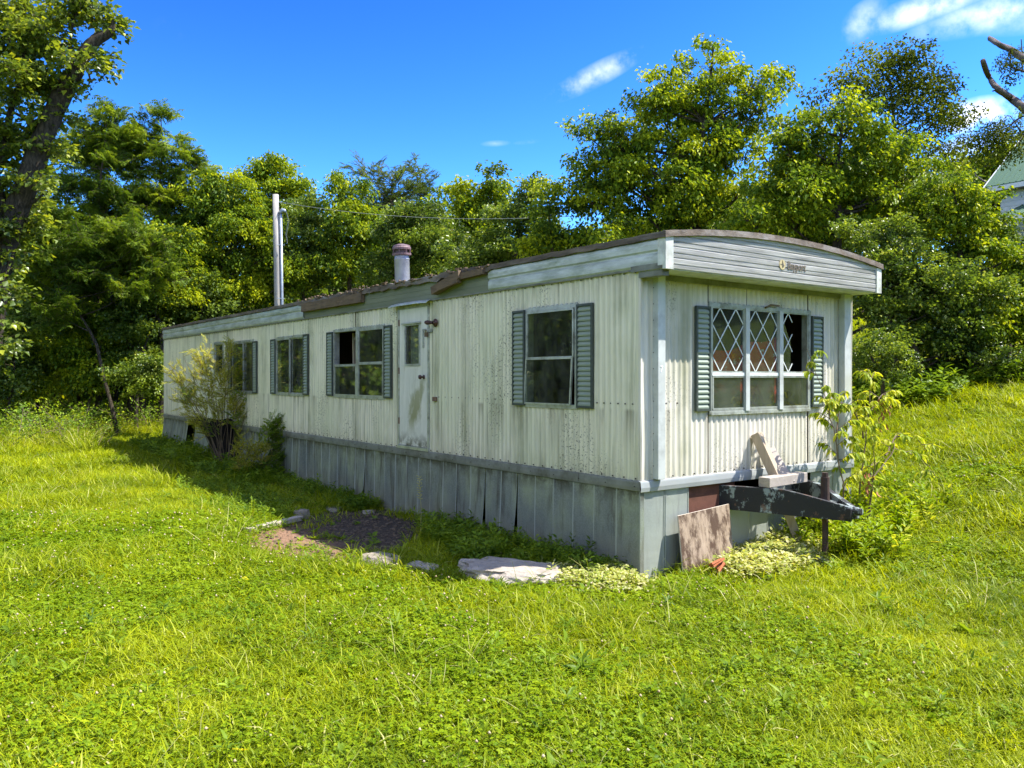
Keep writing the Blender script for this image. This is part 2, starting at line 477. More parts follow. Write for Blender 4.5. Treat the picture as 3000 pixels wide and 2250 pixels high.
# door: off-white, a brown green run from the knob down, dirt at the foot
m, nt, p, _ = new_mat('stained off white door'); v = tc(nt)
sd = nt.nodes.new('ShaderNodeSeparateXYZ'); nt.links.new(v, sd.inputs[0])
c = ramp(nt, noise_tex(nt, v, 3, 6, 0.7, (3, 3, .5)), [(0.3, (0.60, 0.61, 0.52)), (0.7, (0.80, 0.79, 0.71))])
wob = mth(nt, 'MULTIPLY', mth(nt, 'SUBTRACT', noise_tex(nt, v, 3.5, 6, 0.7, (1, 1, .5)), 0.5), 0.75)
run = mth(nt, 'SUBTRACT', sd.outputs[1], mth(nt, 'ADD', mth(nt, 'MULTIPLY', mth(nt, 'SUBTRACT', 1.95, sd.outputs[2]), 0.42), 4.02))
run = mth(nt, 'ABSOLUTE', mth(nt, 'ADD', run, wob))
band = mth(nt, 'MULTIPLY', ramp(nt, run, [(0.05, 0.9), (0.17, 0.0)]), ramp(nt, mth(nt, 'SUBTRACT', sd.outputs[2], 1.0), [(0.1, 0.0), (0.35, 1.0), (0.80, 0.8), (0.93, 0.0)]))
c = mixc(nt, band, c, (0.27, 0.27, 0.12))
foot = mth(nt, 'MULTIPLY', ramp(nt, mth(nt, 'SUBTRACT', sd.outputs[2], 0.95), [(0.02, 1.0), (0.22, 0.0)]), ramp(nt, noise_tex(nt, v, 7, 6, 0.75), [(0.42, 0.0), (0.58, 1.0)]))
c = mixc(nt, foot, c, (0.10, 0.095, 0.06))
c = mixc(nt, ramp(nt, noise_tex(nt, v, 6, 7, 0.75, (2.5, 2.5, .3)), [(0.56, 0.0), (0.70, 0.6)]), c, (0.35, 0.34, 0.22))
nt.links.new(c, p.inputs['Base Color']); p.inputs['Roughness'].default_value = 0.5
MAT['door'] = m

# tongue: black paint flaking to pale primer
m, nt, p, _ = new_mat('flaking black paint'); v = tc(nt)
c = mixc(nt, ramp(nt, noise_tex(nt, v, 5.5, 8, 0.72, (1, 1, 0.7)), [(0.53, 0.0), (0.575, 0.9)]), (0.012, 0.012, 0.014), (0.26, 0.31, 0.30))
c = mixc(nt, ramp(nt, noise_tex(nt, v, 9, 6, 0.7), [(0.60, 0.0), (0.66, 0.8)]), c, (0.12, 0.06, 0.035))
nt.links.new(c, p.inputs['Base Color']); p.inputs['Roughness'].default_value = 0.65
bump(nt, p, noise_tex(nt, v, 30, 5, 0.6), 0.4, 0.006)
MAT['tongue'] = m

# galvanised skirting: spangle, green-blue tints, rust streaks, mud at the bottom
m, nt, p, _ = new_mat('galvanised skirting'); v = tc(nt)
info = nt.nodes.new('ShaderNodeObjectInfo')
vm = nt.nodes.new('ShaderNodeVectorMath'); vm.operation = 'ADD'
nt.links.new(v, vm.inputs[0])
cb = nt.nodes.new('ShaderNodeCombineXYZ')
nt.links.new(mth(nt, 'MULTIPLY', info.outputs['Random'], 19.0), cb.inputs[1]); nt.links.new(cb.outputs[0], vm.inputs[1])
vv = vm.outputs[0]
c = ramp(nt, noise_tex(nt, vv, 1.6, 5, 0.65, (1, 1, 0.6)), [(0.34, (0.12, 0.14, 0.145)), (0.48, (0.205, 0.23, 0.205)), (0.66, (0.33, 0.37, 0.25))])
c = mixc(nt, ramp(nt, noise_tex(nt, v, 70, 2, 0.5), [(0.35, 0.0), (0.7, 0.35)]), c, (0.40, 0.44, 0.44))
c = mixc(nt, ramp(nt, noise_tex(nt, vv, 2.4, 6, 0.7, (3.5, 3.5, 0.45)), [(0.52, 0.0), (0.66, 0.75)]), c, (0.07, 0.06, 0.045))
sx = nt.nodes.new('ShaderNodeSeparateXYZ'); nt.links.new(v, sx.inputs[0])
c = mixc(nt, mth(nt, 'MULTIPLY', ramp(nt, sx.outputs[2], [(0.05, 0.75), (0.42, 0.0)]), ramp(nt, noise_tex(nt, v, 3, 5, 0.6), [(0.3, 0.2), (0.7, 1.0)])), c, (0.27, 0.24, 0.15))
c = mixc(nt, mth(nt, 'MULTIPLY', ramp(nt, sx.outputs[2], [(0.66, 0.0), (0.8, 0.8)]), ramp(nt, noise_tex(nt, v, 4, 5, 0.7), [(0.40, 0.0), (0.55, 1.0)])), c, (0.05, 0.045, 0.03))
st_ = ramp(nt, mth(nt, 'COSINE', mth(nt, 'MULTIPLY', sx.outputs[1], 2 * math.pi / 0.32)), [(0.975, 0.0), (0.992, 0.55)])  # pale lines painted along the ribs in place of the light they reflect
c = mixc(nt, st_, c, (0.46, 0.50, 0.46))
nt.links.new(c, p.inputs['Base Color']); p.inputs['Roughness'].default_value = 0.5; p.inputs['Metallic'].default_value = 0.25
bump(nt, p, noise_tex(nt, v, 3.5, 3, 0.5), 0.5, 0.02)
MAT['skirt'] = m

# window glass: mirror-ish, see-through, dusty
m, nt, p, out = new_mat('dusty window glass')
nt.nodes.remove(p)
v = tc(nt)
tr = nt.nodes.new('ShaderNodeBsdfTransparent'); tr.inputs[0].default_value = (0.80, 0.84, 0.80, 1)
gl = nt.nodes.new('ShaderNodeBsdfGlossy'); gl.inputs['Roughness'].default_value = 0.03; gl.inputs[0].default_value = (0.9, 0.95, 0.9, 1)
df = nt.nodes.new('ShaderNodeBsdfDiffuse'); df.inputs[0].default_value = (0.32, 0.33, 0.27, 1)
lw = nt.nodes.new('ShaderNodeLayerWeight'); lw.inputs['Blend'].default_value = 0.5
lwf = mth(nt, 'ADD', mth(nt, 'MULTIPLY', mth(nt, 'POWER', lw.outputs['Facing'], 4.0), 0.9), 0.055)
m1 = nt.nodes.new('ShaderNodeMixShader'); nt.links.new(lwf, m1.inputs[0]); nt.links.new(tr.outputs[0], m1.inputs[1]); nt.links.new(gl.outputs[0], m1.inputs[2])
m2 = nt.nodes.new('ShaderNodeMixShader')
nt.links.new(ramp(nt, noise_tex(nt, v, 6, 7, 0.7, (1, 1, 0.6)), [(0.35, 0.01), (0.75, 0.14)]), m2.inputs[0])
nt.links.new(m1.outputs[0], m2.inputs[1]); nt.links.new(df.outputs[0], m2.inputs[2]); nt.links.new(m2.outputs[0], out.inputs[0])
MAT['glass'] = m
# insect screen: grey mesh seen as a film
m, nt, p, out = new_mat('grey insect screen')
tr = nt.nodes.new('ShaderNodeBsdfTransparent')
m2 = nt.nodes.new('ShaderNodeMixShader'); m2.inputs[0].default_value = 0.62
p.inputs['Base Color'].default_value = (0.13, 0.13, 0.13, 1); p.inputs['Roughness'].default_value = 0.7
nt.links.new(tr.outputs[0], m2.inputs[1]); nt.links.new(p.outputs[0], m2.inputs[2]); nt.links.new(m2.outputs[0], out.inputs[0])
MAT['screen'] = m
# red cloth with a pale print
m, nt, p, out = new_mat('red printed cloth'); v = tc(nt)
nt.links.new(mixc(nt, ramp(nt, noise_tex(nt, v, 9, 5, 0.7), [(0.60, 0.0), (0.63, 1.0)]), (0.75, 0.035, 0.02), (0.75, 0.70, 0.66)), p.inputs['Base Color'])
p.inputs['Roughness'].default_value = 0.9
MAT['red'] = m


def leaf_mat(name, dark, mid, lite, tip=None, gloss=0.45, trans=0.42, tip_amt=0.25, nscale=0.35, spec=0.16):
    """leaf colours vary from leaf to leaf, from spray to spray and in drifts over the plant"""
    m, nt, p, out = new_mat(name)
    geo = nt.nodes.new('ShaderNodeNewGeometry')
    info = nt.nodes.new('ShaderNodeObjectInfo')
    n1 = noise_tex(nt, geo.outputs['Position'], nscale, 3, 0.6)
    a = mth(nt, 'ADD', mth(nt, 'MULTIPLY', geo.outputs['Random Per Island'], 0.40), mth(nt, 'MULTIPLY', info.outputs['Random'], 0.30))
    a = mth(nt, 'ADD', a, mth(nt, 'MULTIPLY', mth(nt, 'SUBTRACT', n1, 0.36), 1.1))
    at_ = nt.nodes.new('ShaderNodeAttribute'); at_.attribute_type = 'INSTANCER'; at_.attribute_name = 'tone'
    a = mth(nt, 'ADD', a, at_.outputs['Fac'])
    c = ramp(nt, a, [(0.12, dark), (0.50, mid), (0.85, lite)])
    if tip:
        t = mth(nt, 'GREATER_THAN', geo.outputs['Random Per Island'], 1 - tip_amt)
        c = mixc(nt, mth(nt, 'MULTIPLY', t, 0.7), c, tip)
    nt.links.new(c, p.inputs['Base Color'])
    p.inputs['Roughness'].default_value = gloss
    p.inputs['Specular IOR Level'].default_value = spec
    tl = nt.nodes.new('ShaderNodeBsdfTranslucent')
    nt.links.new(mixc(nt, 1.0, c, (1.35, 1.25, 0.45), 'MULTIPLY'), tl.inputs[0])
    mx = nt.nodes.new('ShaderNodeMixShader'); mx.inputs[0].default_value = trans
    nt.links.new(p.outputs[0], mx.inputs[1]); nt.links.new(tl.outputs[0], mx.inputs[2]); nt.links.new(mx.outputs[0], out.inputs[0])
    return m


LEAF = {
    'maple': leaf_mat('maple leaf', (0.06, 0.10, 0.02), (0.13, 0.19, 0.03), (0.24, 0.30, 0.035), (0.42, 0.44, 0.03), tip_amt=0.05, gloss=.35, spec=.5),
    'elder': leaf_mat('box elder leaf', (0.06, 0.11, 0.015), (0.15, 0.235, 0.018), (0.38, 0.44, 0.018), (0.52, 0.54, 0.02), tip_amt=0.07),
    'walnut': leaf_mat('walnut leaf', (0.06, 0.11, 0.014), (0.13, 0.21, 0.02), (0.25, 0.33, 0.025), None),
    'vine': leaf_mat('vine leaf', (0.055, 0.10, 0.022), (0.12, 0.19, 0.03), (0.24, 0.32, 0.04), (0.38, 0.42, 0.10), gloss=0.35, tip_amt=0.06, spec=.5),
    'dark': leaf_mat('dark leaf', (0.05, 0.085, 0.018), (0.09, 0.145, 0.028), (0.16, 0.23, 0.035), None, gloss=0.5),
    'birch': leaf_mat('small dark leaf', (0.05, 0.075, 0.015), (0.10, 0.135, 0.02), (0.21, 0.25, 0.025), None, gloss=0.6, trans=0.4, spec=.05),
    'gold': leaf_mat('yellowing leaf', (0.18, 0.25, 0.03), (0.38, 0.41, 0.03), (0.60, 0.56, 0.05), (0.70, 0.62, 0.20), tip_amt=0.3, nscale=2.0),
    'privet': leaf_mat('privet leaf', (0.09, 0.17, 0.02), (0.20, 0.32, 0.03), (0.42, 0.50, 0.03), None, nscale=1.5),
    'sapling': leaf_mat('sapling leaf', (0.12, 0.20, 0.02), (0.28, 0.37, 0.03), (0.52, 0.55, 0.04), (0.56, 0.56, 0.06), nscale=1.5, tip_amt=0.3),
    'weed': leaf_mat('weed leaf', (0.08, 0.15, 0.015), (0.17, 0.27, 0.02), (0.30, 0.40, 0.025), None, nscale=1.2),
    'varieg': leaf_mat('variegated leaf', (0.20, 0.28, 0.04), (0.42, 0.46, 0.12), (0.62, 0.60, 0.28), (0.66, 0.63, 0.38), nscale=2.0, tip_amt=0.35),
    'grass': leaf_mat('lawn grass', (0.085, 0.15, 0.006), (0.245, 0.315, 0.007), (0.43, 0.47, 0.010), (0.48, 0.50, 0.08), gloss=0.45, tip_amt=0.12, nscale=0.55, trans=0.42),
    'clover': leaf_mat('clover leaf', (0.07, 0.145, 0.005), (0.185, 0.285, 0.007), (0.34, 0.42, 0.009), None, nscale=0.8),
    'dry': leaf_mat('dry stem', (0.30, 0.30, 0.08), (0.42, 0.40, 0.14), (0.54, 0.50, 0.22), None, trans=0.2),
    'flower': leaf_mat('clover flower', (0.34, 0.25, 0.14), (0.50, 0.40, 0.25), (0.62, 0.54, 0.36), None, trans=0.2),
    'yellow': leaf_mat('yellow flower', (0.65, 0.50, 0.02), (0.75, 0.60, 0.02), (0.8, 0.66, 0.03), None),
}


# ------------------------------------------------------------------ leaf meshes (numpy)
def leaves_arrays(P, D, Nn, L, Wd, fold=0.18, shape='diamond'):
    """P base, D direction, Nn normal (n x 3); returns verts, faces of folded leaves"""
    P = np.asarray(P, float); D = np.asarray(D, float); Nn = np.asarray(Nn, float)
    D /= np.linalg.norm(D, axis=1, keepdims=True) + 1e-9
    S = np.cross(D, Nn); S /= np.linalg.norm(S, axis=1, keepdims=True) + 1e-9
    U = np.cross(S, D)
    L = np.asarray(L, float)[:, None]; Wd = np.asarray(Wd, float)[:, None]
    n = len(P)
    if shape == 'diamond':
        V = np.stack([P, P + D * L * .42 - S * Wd / 2 + U * L * fold, P + D * L - U * L * fold * .8, P + D * L * .42 + S * Wd / 2 + U * L * fold], 1)
        Fc = np.array([[0, 1, 2], [0, 2, 3]])
    else:   # longer outline, bent along the midrib
        V = np.stack([P, P + D * L * .3 - S * Wd / 2 + U * L * fold * .6, P + D * L * .7 - S * Wd * .36, P + D * L - U * L * fold * 1.6,
                      P + D * L * .7 + S * Wd * .36, P + D * L * .3 + S * Wd / 2 + U * L * fold * .6, P + D * L * .5 - U * L * 0.03], 1)
        Fc = np.array([[0, 1, 6], [1, 2, 6], [2, 3, 6], [3, 4, 6], [4, 5, 6], [5, 0, 6]])
    k = V.shape[1]
    faces = (Fc[None] + (np.arange(n) * k)[:, None, None]).reshape(-1, 3)
    return V.reshape(-1, 3), faces


def fast_mesh(name, V, Fc, mats, mi=None):
    me = bpy.data.meshes.new(name)
    me.vertices.add(len(V)); me.vertices.foreach_set('co', np.asarray(V, np.float32).ravel())
    me.loops.add(len(Fc) * 3); me.loops.foreach_set('vertex_index', np.asarray(Fc, np.int32).ravel())
    me.polygons.add(len(Fc)); me.polygons.foreach_set('loop_start', np.arange(0, len(Fc) * 3, 3, dtype=np.int32))
    for m in mats: me.materials.append(m)
    if mi is not None: me.polygons.foreach_set('material_index', np.asarray(mi, np.int32))
    me.update(calc_edges=True)
    return me


def merge_meshdata(parts):
    Vs, Fs, Ms, o = [], [], [], 0
    for V, Fc, mi in parts:
        Vs.append(V); Fs.append(Fc + o); Ms.append(np.full(len(Fc), mi)); o += len(V)
    return np.concatenate(Vs), np.concatenate(Fs), np.concatenate(Ms)


def ribbons(P0, D, L, W, droop, seg=3):
    """curved grass blades: base points, lean directions (unit-ish, mostly up), lengths, widths"""
    n = len(P0); P0 = np.asarray(P0, float)
    D = D / np.linalg.norm(D, axis=1, keepdims=True)
    H = D.copy(); H[:, 2] = 0; H /= np.linalg.norm(H, axis=1, keepdims=True) + 1e-9
    S = np.stack([-H[:, 1], H[:, 0], np.zeros(n)], 1)
    rows = []
    for i in range(seg + 1):
        t = i / seg
        c = P0 + D * (L * t)[:, None] + H * (L * droop * t * t)[:, None] - np.array([0, 0, 1.0]) * (L * droop * 0.8 * t ** 2.5)[:, None]
        w = (W * (1 - t) ** 0.7 * (0.7 + 0.6 * min(t * 2, 1)))[:, None] / 2
        if i == seg: rows.append(c)
        else: rows += [c - S * w, c + S * w]
    V = np.stack(rows, 1); k = V.shape[1]; fc = []
    for i in range(seg - 1):
        a = i * 2; fc += [[a, a + 1, a + 3], [a, a + 3, a + 2]]
    a = (seg - 1) * 2; fc.append([a, a + 1, a + 2])
    Fc = (np.array(fc)[None] + (np.arange(n) * k)[:, None, None]).reshape(-1, 3)
    return V.reshape(-1, 3), Fc


def thin_twig(pts, r0, r1, n=3):
    mb = MB(); m = len(pts)
    mb.tube(pts, [r0 + (r1 - r0) * i / (m - 1) for i in range(m)], n, cap=False)
    fc = []
    for f in mb.f: fc += [[f[0], f[1], f[2]], [f[0], f[2], f[3]]]
    return np.array(mb.v), np.array(fc)


PROTO = {}       # kind -> collection of spray meshes


def proto_coll(name, metas):
    c = bpy.data.collections.new(name)
    for i, me in enumerate(metas):
        o = bpy.data.objects.new('%s_%02d' % (name, i), me)
        c.objects.link(o)
    PROTO[name] = c
    return c


def spray(kindname, mat, seed, n=46, leaf=0.17, width=0.75, droop=0.7, side=0.38, thick=0.22, twig=True, shape='diamond'):
    """a leafy spray one unit long that grows along +x, leaves hanging"""
    r = np.random.default_rng(seed)
    parts = []
    t = r.uniform(0.05, 1.0, n) ** 0.8
    sgn = r.normal(0, 1, n)
    P = np.stack([t, sgn * side * (0.55 + 0.45 * np.sin(t * math.pi)) * 0.6, -0.22 * t ** 2 + r.normal(0, thick * 0.5, n)], 1)
    az = r.uniform(-math.pi, math.pi, n) * 0.75
    D = np.stack([np.cos(az), np.sin(az), -droop + r.normal(0, 0.35, n)], 1)
    Nn = np.stack([D[:, 0] * 0.6 + r.normal(0, .35, n), D[:, 1] * 0.6 + r.normal(0, .35, n), np.ones(n) * 0.9], 1)
    L = leaf * r.uniform(0.65, 1.2, n)
    V, Fc = leaves_arrays(P, D, Nn, L, L * width, shape=shape)
    parts.append((V, Fc, 0))
    if twig:
        V, Fc = thin_twig([(0, 0, 0), (.4, 0, -.02), (1, 0, -.2)], 0.012, 0.003); parts.append((V, Fc, 1))
        for k in range(3):
            a = 0.2 + 0.22 * k; s = 1 if k % 2 else -1
            V, Fc = thin_twig([(a, 0, -0.03), (a + .22, s * side * .7, -.08)], 0.007, 0.003); parts.append((V, Fc, 1))
    V, Fc, Mi = merge_meshdata(parts)
    return fast_mesh(kindname, V, Fc, [mat, MAT['twig']], Mi)


def compound_spray(kindname, mat, seed, fronds=7, pairs=9, leaflet=0.12, width=0.32, fl=0.75, droop=0.25, spread=1.3):
    """fronds of paired leaflets (walnut, ailanthus, cedar-like feathery twigs)"""
    r = np.random.default_rng(seed)
    P, D, Nn, L = [], [], [], []
    parts = []
    for k in range(fronds):
        b = np.array([0.12 + 0.8 * k / fronds, r.normal(0, .05), r.normal(0, .05)])
        az = r.uniform(-spread, spread); el = r.uniform(-0.25, 0.45)
        d = np.array([math.cos(az) * math.cos(el), math.sin(az) * math.cos(el), math.sin(el)])
        ln = fl * r.uniform(0.6, 1.0)
        sd = np.array([-math.sin(az), math.cos(az), 0.0])
        for i in range(pairs):
            t = (i + 1) / pairs
            c = b + d * ln * t + np.array([0, 0, -droop * ln * t * t])
            for s in (-1, 1):
                P.append(c); D.append(sd * s + d * 0.5 + np.array([0, 0, -0.25 - droop * t]) + r.normal(0, .12, 3)); Nn.append([r.normal(0, .2), r.normal(0, .2), 1]); L.append(leaflet * (1.1 - 0.5 * abs(t - .4)) * r.uniform(.8, 1.15))
        V, Fc = thin_twig([b, b + d * ln * .5 + np.array([0, 0, -droop * ln * .25]), b + d * ln + np.array([0, 0, -droop * ln])], .006, .002); parts.append((V, Fc, 1))
    L = np.array(L)
    V, Fc = leaves_arrays(P, D, Nn, L, L * width, fold=0.1); parts.insert(0, (V, Fc, 0))
    V, Fc = thin_twig([(0, 0, 0), (.9, 0, 0)], 0.012, 0.004); parts.append((V, Fc, 1))
    V, Fc, Mi = merge_meshdata(parts)
    return fast_mesh(kindname, V, Fc, [mat, MAT['twig']], Mi)


proto_coll('maple_spray', [spray('maple_spray', LEAF['maple'], s, 44, .20, .85, .55) for s in (1, 2, 3, 4)])
proto_coll('elder_spray', [spray('elder_spray', LEAF['elder'], s, 60, .17, .62, .95, thick=.3) for s in (5, 6, 7, 8)])
proto_coll('elder_tuft', [spray('elder_tuft', LEAF['elder'], s, 26, .27, .62, 1.0, side=.55, thick=.35, twig=False) for s in (105, 106, 107, 108)])
proto_coll('maple_tuft', [spray('maple_tuft', LEAF['maple'], s, 20, .30, .85, .55, side=.55, thick=.3) for s in (111, 112, 113, 114)])
proto_coll('vine_tuft', [spray('vine_tuft', LEAF['vine'], s, 36, .20, .75, .6, side=.5, thick=.35, twig=False) for s in (115, 116, 117)])
proto_coll('dark_tuft', [spray('dark_tuft', LEAF['dark'], s, 28, .25, .7, .7, side=.5, thick=.35, twig=False) for s in (118, 119, 120)])
proto_coll('walnut_spray', [compound_spray('walnut_spray', LEAF['walnut'], s, 8, 7, .17, .42, fl=.62, droop=.45, spread=3.1) for s in (9, 10, 11)])
proto_coll('vine_spray', [spray('vine_spray', LEAF['vine'], s, 95, .095, .75, .6, thick=.3) for s in (12, 13, 14)])
proto_coll('dark_spray', [spray('dark_spray', LEAF['dark'], s, 70, .15, .7, .6, thick=.4, side=.6) for s in (15, 16, 17)])
proto_coll('birch_spray', [spray('birch_spray', LEAF['birch'], s, 46, .135, .6, .6, side=.5, thick=.25, twig=False) for s in (18, 19, 20)])
proto_coll('gold_spray', [compound_spray('gold_spray', LEAF['gold'], s, 8, 10, .075, .45, fl=.5, droop=.05) for s in (21, 22)])
proto_coll('privet_spray', [compound_spray('privet_spray', LEAF['privet'], s, 8, 9, .085, .5, fl=.5, droop=.05) for s in (23, 24)])
proto_coll('brush_spray', [spray('brush_spray', LEAF['privet'], s, 60, .10, .5, .2, thick=.3) for s in (25, 26)])
proto_coll('cedar_spray', [compound_spray('cedar_spray', LEAF['dark'], s, 12, 10, .06, .5, fl=.4) for s in (27, 28)])

_ng = {}


def scatter_group(cname):
    if cname in _ng: return _ng[cname]
    ng = bpy.data.node_groups.new('scatter_' + cname, 'GeometryNodeTree')
    ng.interface.new_socket('Geometry', in_out='INPUT', socket_type='NodeSocketGeometry')
    ng.interface.new_socket('Geometry', in_out='OUTPUT', socket_type='NodeSocketGeometry')
    nn, ll = ng.nodes, ng.links
    gi, go = nn.new('NodeGroupInput'), nn.new('NodeGroupOutput')
    iop = nn.new('GeometryNodeInstanceOnPoints')
    ci = nn.new('GeometryNodeCollectionInfo')
    ci.inputs['Collection'].default_value = PROTO[cname]
    ci.inputs['Separate Children'].default_value = True
    ci.inputs['Reset Children'].default_value = True
    iop.inputs['Pick Instance'].default_value = True

    def attr(nm, ty):
        a = nn.new('GeometryNodeInputNamedAttribute'); a.data_type = ty; a.inputs['Name'].default_value = nm
        return a.outputs[0]
    ll.new(gi.outputs[0], iop.inputs['Points']); ll.new(ci.outputs[0], iop.inputs['Instance'])
    ll.new(attr('pick', 'INT'), iop.inputs['Instance Index'])
    e2r = nn.new('FunctionNodeEulerToRotation'); ll.new(attr('turn', 'FLOAT_VECTOR'), e2r.inputs[0])
    ll.new(e2r.outputs[0], iop.inputs['Rotation'])
    ll.new(attr('size', 'FLOAT'), iop.inputs['Scale'])
    ll.new(iop.outputs[0], go.inputs[0])
    _ng[cname] = ng
    return ng


def scatter(name, cname, P, E, S, parent=None, pick=None, tone=None):
    P = np.asarray(P, np.float32); n = len(P)
    me = bpy.data.meshes.new(name)
    me.vertices.add(n); me.vertices.foreach_set('co', P.ravel())
    a = me.attributes.new('turn', 'FLOAT_VECTOR', 'POINT'); a.data.foreach_set('vector', np.asarray(E, np.float32).ravel())
    a = me.attributes.new('size', 'FLOAT', 'POINT'); a.data.foreach_set('value', np.asarray(S, np.float32))
    if pick is None: pick = rng.integers(0, len(PROTO[cname].objects), n)
    a = me.attributes.new('pick', 'INT', 'POINT'); a.data.foreach_set('value', np.asarray(pick, np.int32))
    if tone is not None:
        a = me.attributes.new('tone', 'FLOAT', 'POINT'); a.data.foreach_set('value', np.asarray(tone, np.float32))
    o = bpy.data.objects.new(name, me); COL.objects.link(o)
    md = o.modifiers.new('scatter', 'NODES'); md.node_group = scatter_group(cname)
    if parent: o.parent = parent
    return o


# ------------------------------------------------------------------ ground
def axis(lo, hi, core0, core1, step, grow=1.13):
    xs = list(np.arange(core0, core1, step))
    s = step; x = core1
    while x < hi: xs.append(x); s *= grow; x += s
    xs.append(hi)
    s = step; x = core0 - step; left = []
    while x > lo: left.append(x); s *= grow; x -= s
    left.append(lo)
    return left[::-1] + xs


gx = axis(-400, 400, -16, 16, 0.4); gy = axis(-120, 600, 0, 30, 0.4)
mb = MB()
for Y in gy:
    for X in gx: mb.v.append((X, Y, g(X, Y)))
nx = len(gx)
for j in range(len(gy) - 1):
    for i in range(nx - 1):
        mb.f.append((j * nx + i, j * nx + i + 1, (j + 1) * nx + i + 1, (j + 1) * nx + i)); mb.m.append(0)
m, nt, p, _ = new_mat('soil and turf'); v = tc(nt)
c = ramp(nt, noise_tex(nt, v, 6, 8, 0.7), [(0.3, (0.05, 0.07, 0.012)), (0.55, (0.10, 0.14, 0.018)), (0.75, (0.15, 0.17, 0.03))])
nt.links.new(c, p.inputs['Base Color']); p.inputs['Roughness'].default_value = 1.0; p.inputs['Specular IOR Level'].default_value = 0.1
bump(nt, p, noise_tex(nt, v, 25, 6, 0.7), 0.8, 0.03)
kind(mb.build('ground', m, smooth=True), 'structure')

# bare earth patch by the door, with dark gravel against the skirting
DIRT = [(-2.65, 3.3), (-2.5, 2.6), (-1.9, 2.1), (-1.0, 2.45), (-0.6, 3.0), (-0.05, 3.4), (-0.05, 5.0), (-0.7, 5.35), (-1.3, 5.1), (-1.85, 4.7), (-2.4, 4.2)]


def in_poly(x, y, poly):
    c = False; j = len(poly) - 1
    for i in range(len(poly)):
        xi, yi = poly[i]; xj, yj = poly[j]
        if (yi > y) != (yj > y) and x < (xj - xi) * (y - yi) / (yj - yi) + xi: c = not c
        j = i
    return c


mb = MB(); idx = {}
st = 0.08
for i in range(-38, 2):
    for j in range(24, 72):
        x, y = i * st, j * st
        if in_poly(x + 0.1 * mnoise.noise(Vector((x * 3, y * 3, 0))), y + 0.1 * mnoise.noise(Vector((x * 3, y * 3, 5))), DIRT):
            q = []
            for a, b in ((0, 0), (1, 0), (1, 1), (0, 1)):
                k = (i + a, j + b)
                if k not in idx:
                    w = L2W(k[0] * st, k[1] * st); idx[k] = len(mb.v)
                    mb.v.append((w.x, w.y, g(w.x, w.y) + 0.018 + 0.012 * mnoise.noise(Vector((w.x * 7, w.y * 7, 0)))))
                q.append(idx[k])
            mb.f.append(tuple(q)); mb.m.append(0)
m, nt, p, _ = new_mat('bare earth'); v = tc(nt)
c = ramp(nt, noise_tex(nt, v, 30, 6, 0.7), [(0.3, (0.10, 0.05, 0.025)), (0.5, (0.25, 0.14, 0.08)), (0.72, (0.40, 0.26, 0.16))])
mp = nt.nodes.new('ShaderNodeMapping'); mp.vector_type = 'POINT'
# dark grit lies on the side next to the skirting
sx = nt.nodes.new('ShaderNodeSeparateXYZ'); nt.links.new(v, sx.inputs[0])
lxn = mth(nt, 'ADD', mth(nt, 'MULTIPLY', sx.outputs[0], VX[0]), mth(nt, 'MULTIPLY', sx.outputs[1], VX[1]))
lxn = mth(nt, 'SUBTRACT', lxn, C0[0] * VX[0] + C0[1] * VX[1])
lxn = mth(nt, 'ADD', lxn, mth(nt, 'MULTIPLY', mth(nt, 'SUBTRACT', noise_tex(nt, v, 3, 4, 0.6), 0.5), 0.8))
f = ramp(nt, mth(nt, 'ADD', lxn, 2.2), [(0.4, 0.0), (0.8, 1.0)])
c = mixc(nt, f, c, ramp(nt, noise_tex(nt, v, 40, 5, 0.8), [(0.35, (0.032, 0.022, 0.014)), (0.6, (0.085, 0.06, 0.038)), (0.75, (0.2, 0.16, 0.12))]))
nt.links.new(c, p.inputs['Base Color']); p.inputs['Roughness'].default_value = 0.95
bump(nt, p, noise_tex(nt, v, 45, 5, 0.7), 1.0, 0.03)
kind(mb.build('dirt_patch', m, smooth=True), 'structure')
mb = MB()
for i in range(1500):
    x = rnd.uniform(-2.2, -0.05); y = rnd.uniform(2.2, 5.3)
    if not in_poly(x, y, DIRT): continue
    if x < -1.5 and rnd.random() < 0.6: continue
    w = L2W(x, y); z = g(w.x, w.y) + 0.018; r = rnd.uniform(0.006, 0.022)
    a = rnd.uniform(0, 6.3)
    T = lambda X, Y, Z: (w.x + X * math.cos(a) - Y * math.sin(a), w.y + X * math.sin(a) + Y * math.cos(a), z + Z)
    mb.box(-r, r * rnd.uniform(.5, 1.2), -r * .7, r * .7, 0, r * .8, T=T)
kind(tag(mb.build('gravel', simple('grit', (0.13, 0.095, 0.065), 0.9, var=0.6, scale=20)), 'dark grit strewn over the bare earth by the skirting', 'gravel'), 'stuff')

# ------------------------------------------------------------------ the mobile home
WID, LEN = 3.61, 17.71
ZB, ZT = 0.917, 2.925            # siding bottom and top
home = thing('mobile_home', 'long cream corrugated metal mobile home with green shutters and grey skirting', 'mobile home', (C0[0], C0[1], 0), ROT)


def TS(a, b, n=0.0): return (-n, a, b)            # long wall: a along, b up, n outward
def TF(a, b, n=0.0): return (a, -n, b)            # front wall


def wbox(mb, T, a0, a1, b0, b1, n0, n1, mi=0):
    vs = [T(a, b, n) for n in (n0, n1) for b in (b0, b1) for a in (a0, a1)]
    fs = [(0, 2, 3, 1), (4, 5, 7, 6), (0, 1, 5, 4), (2, 6, 7, 3), (0, 4, 6, 2), (1, 3, 7, 5)]
    mb.add(vs, fs, mi)


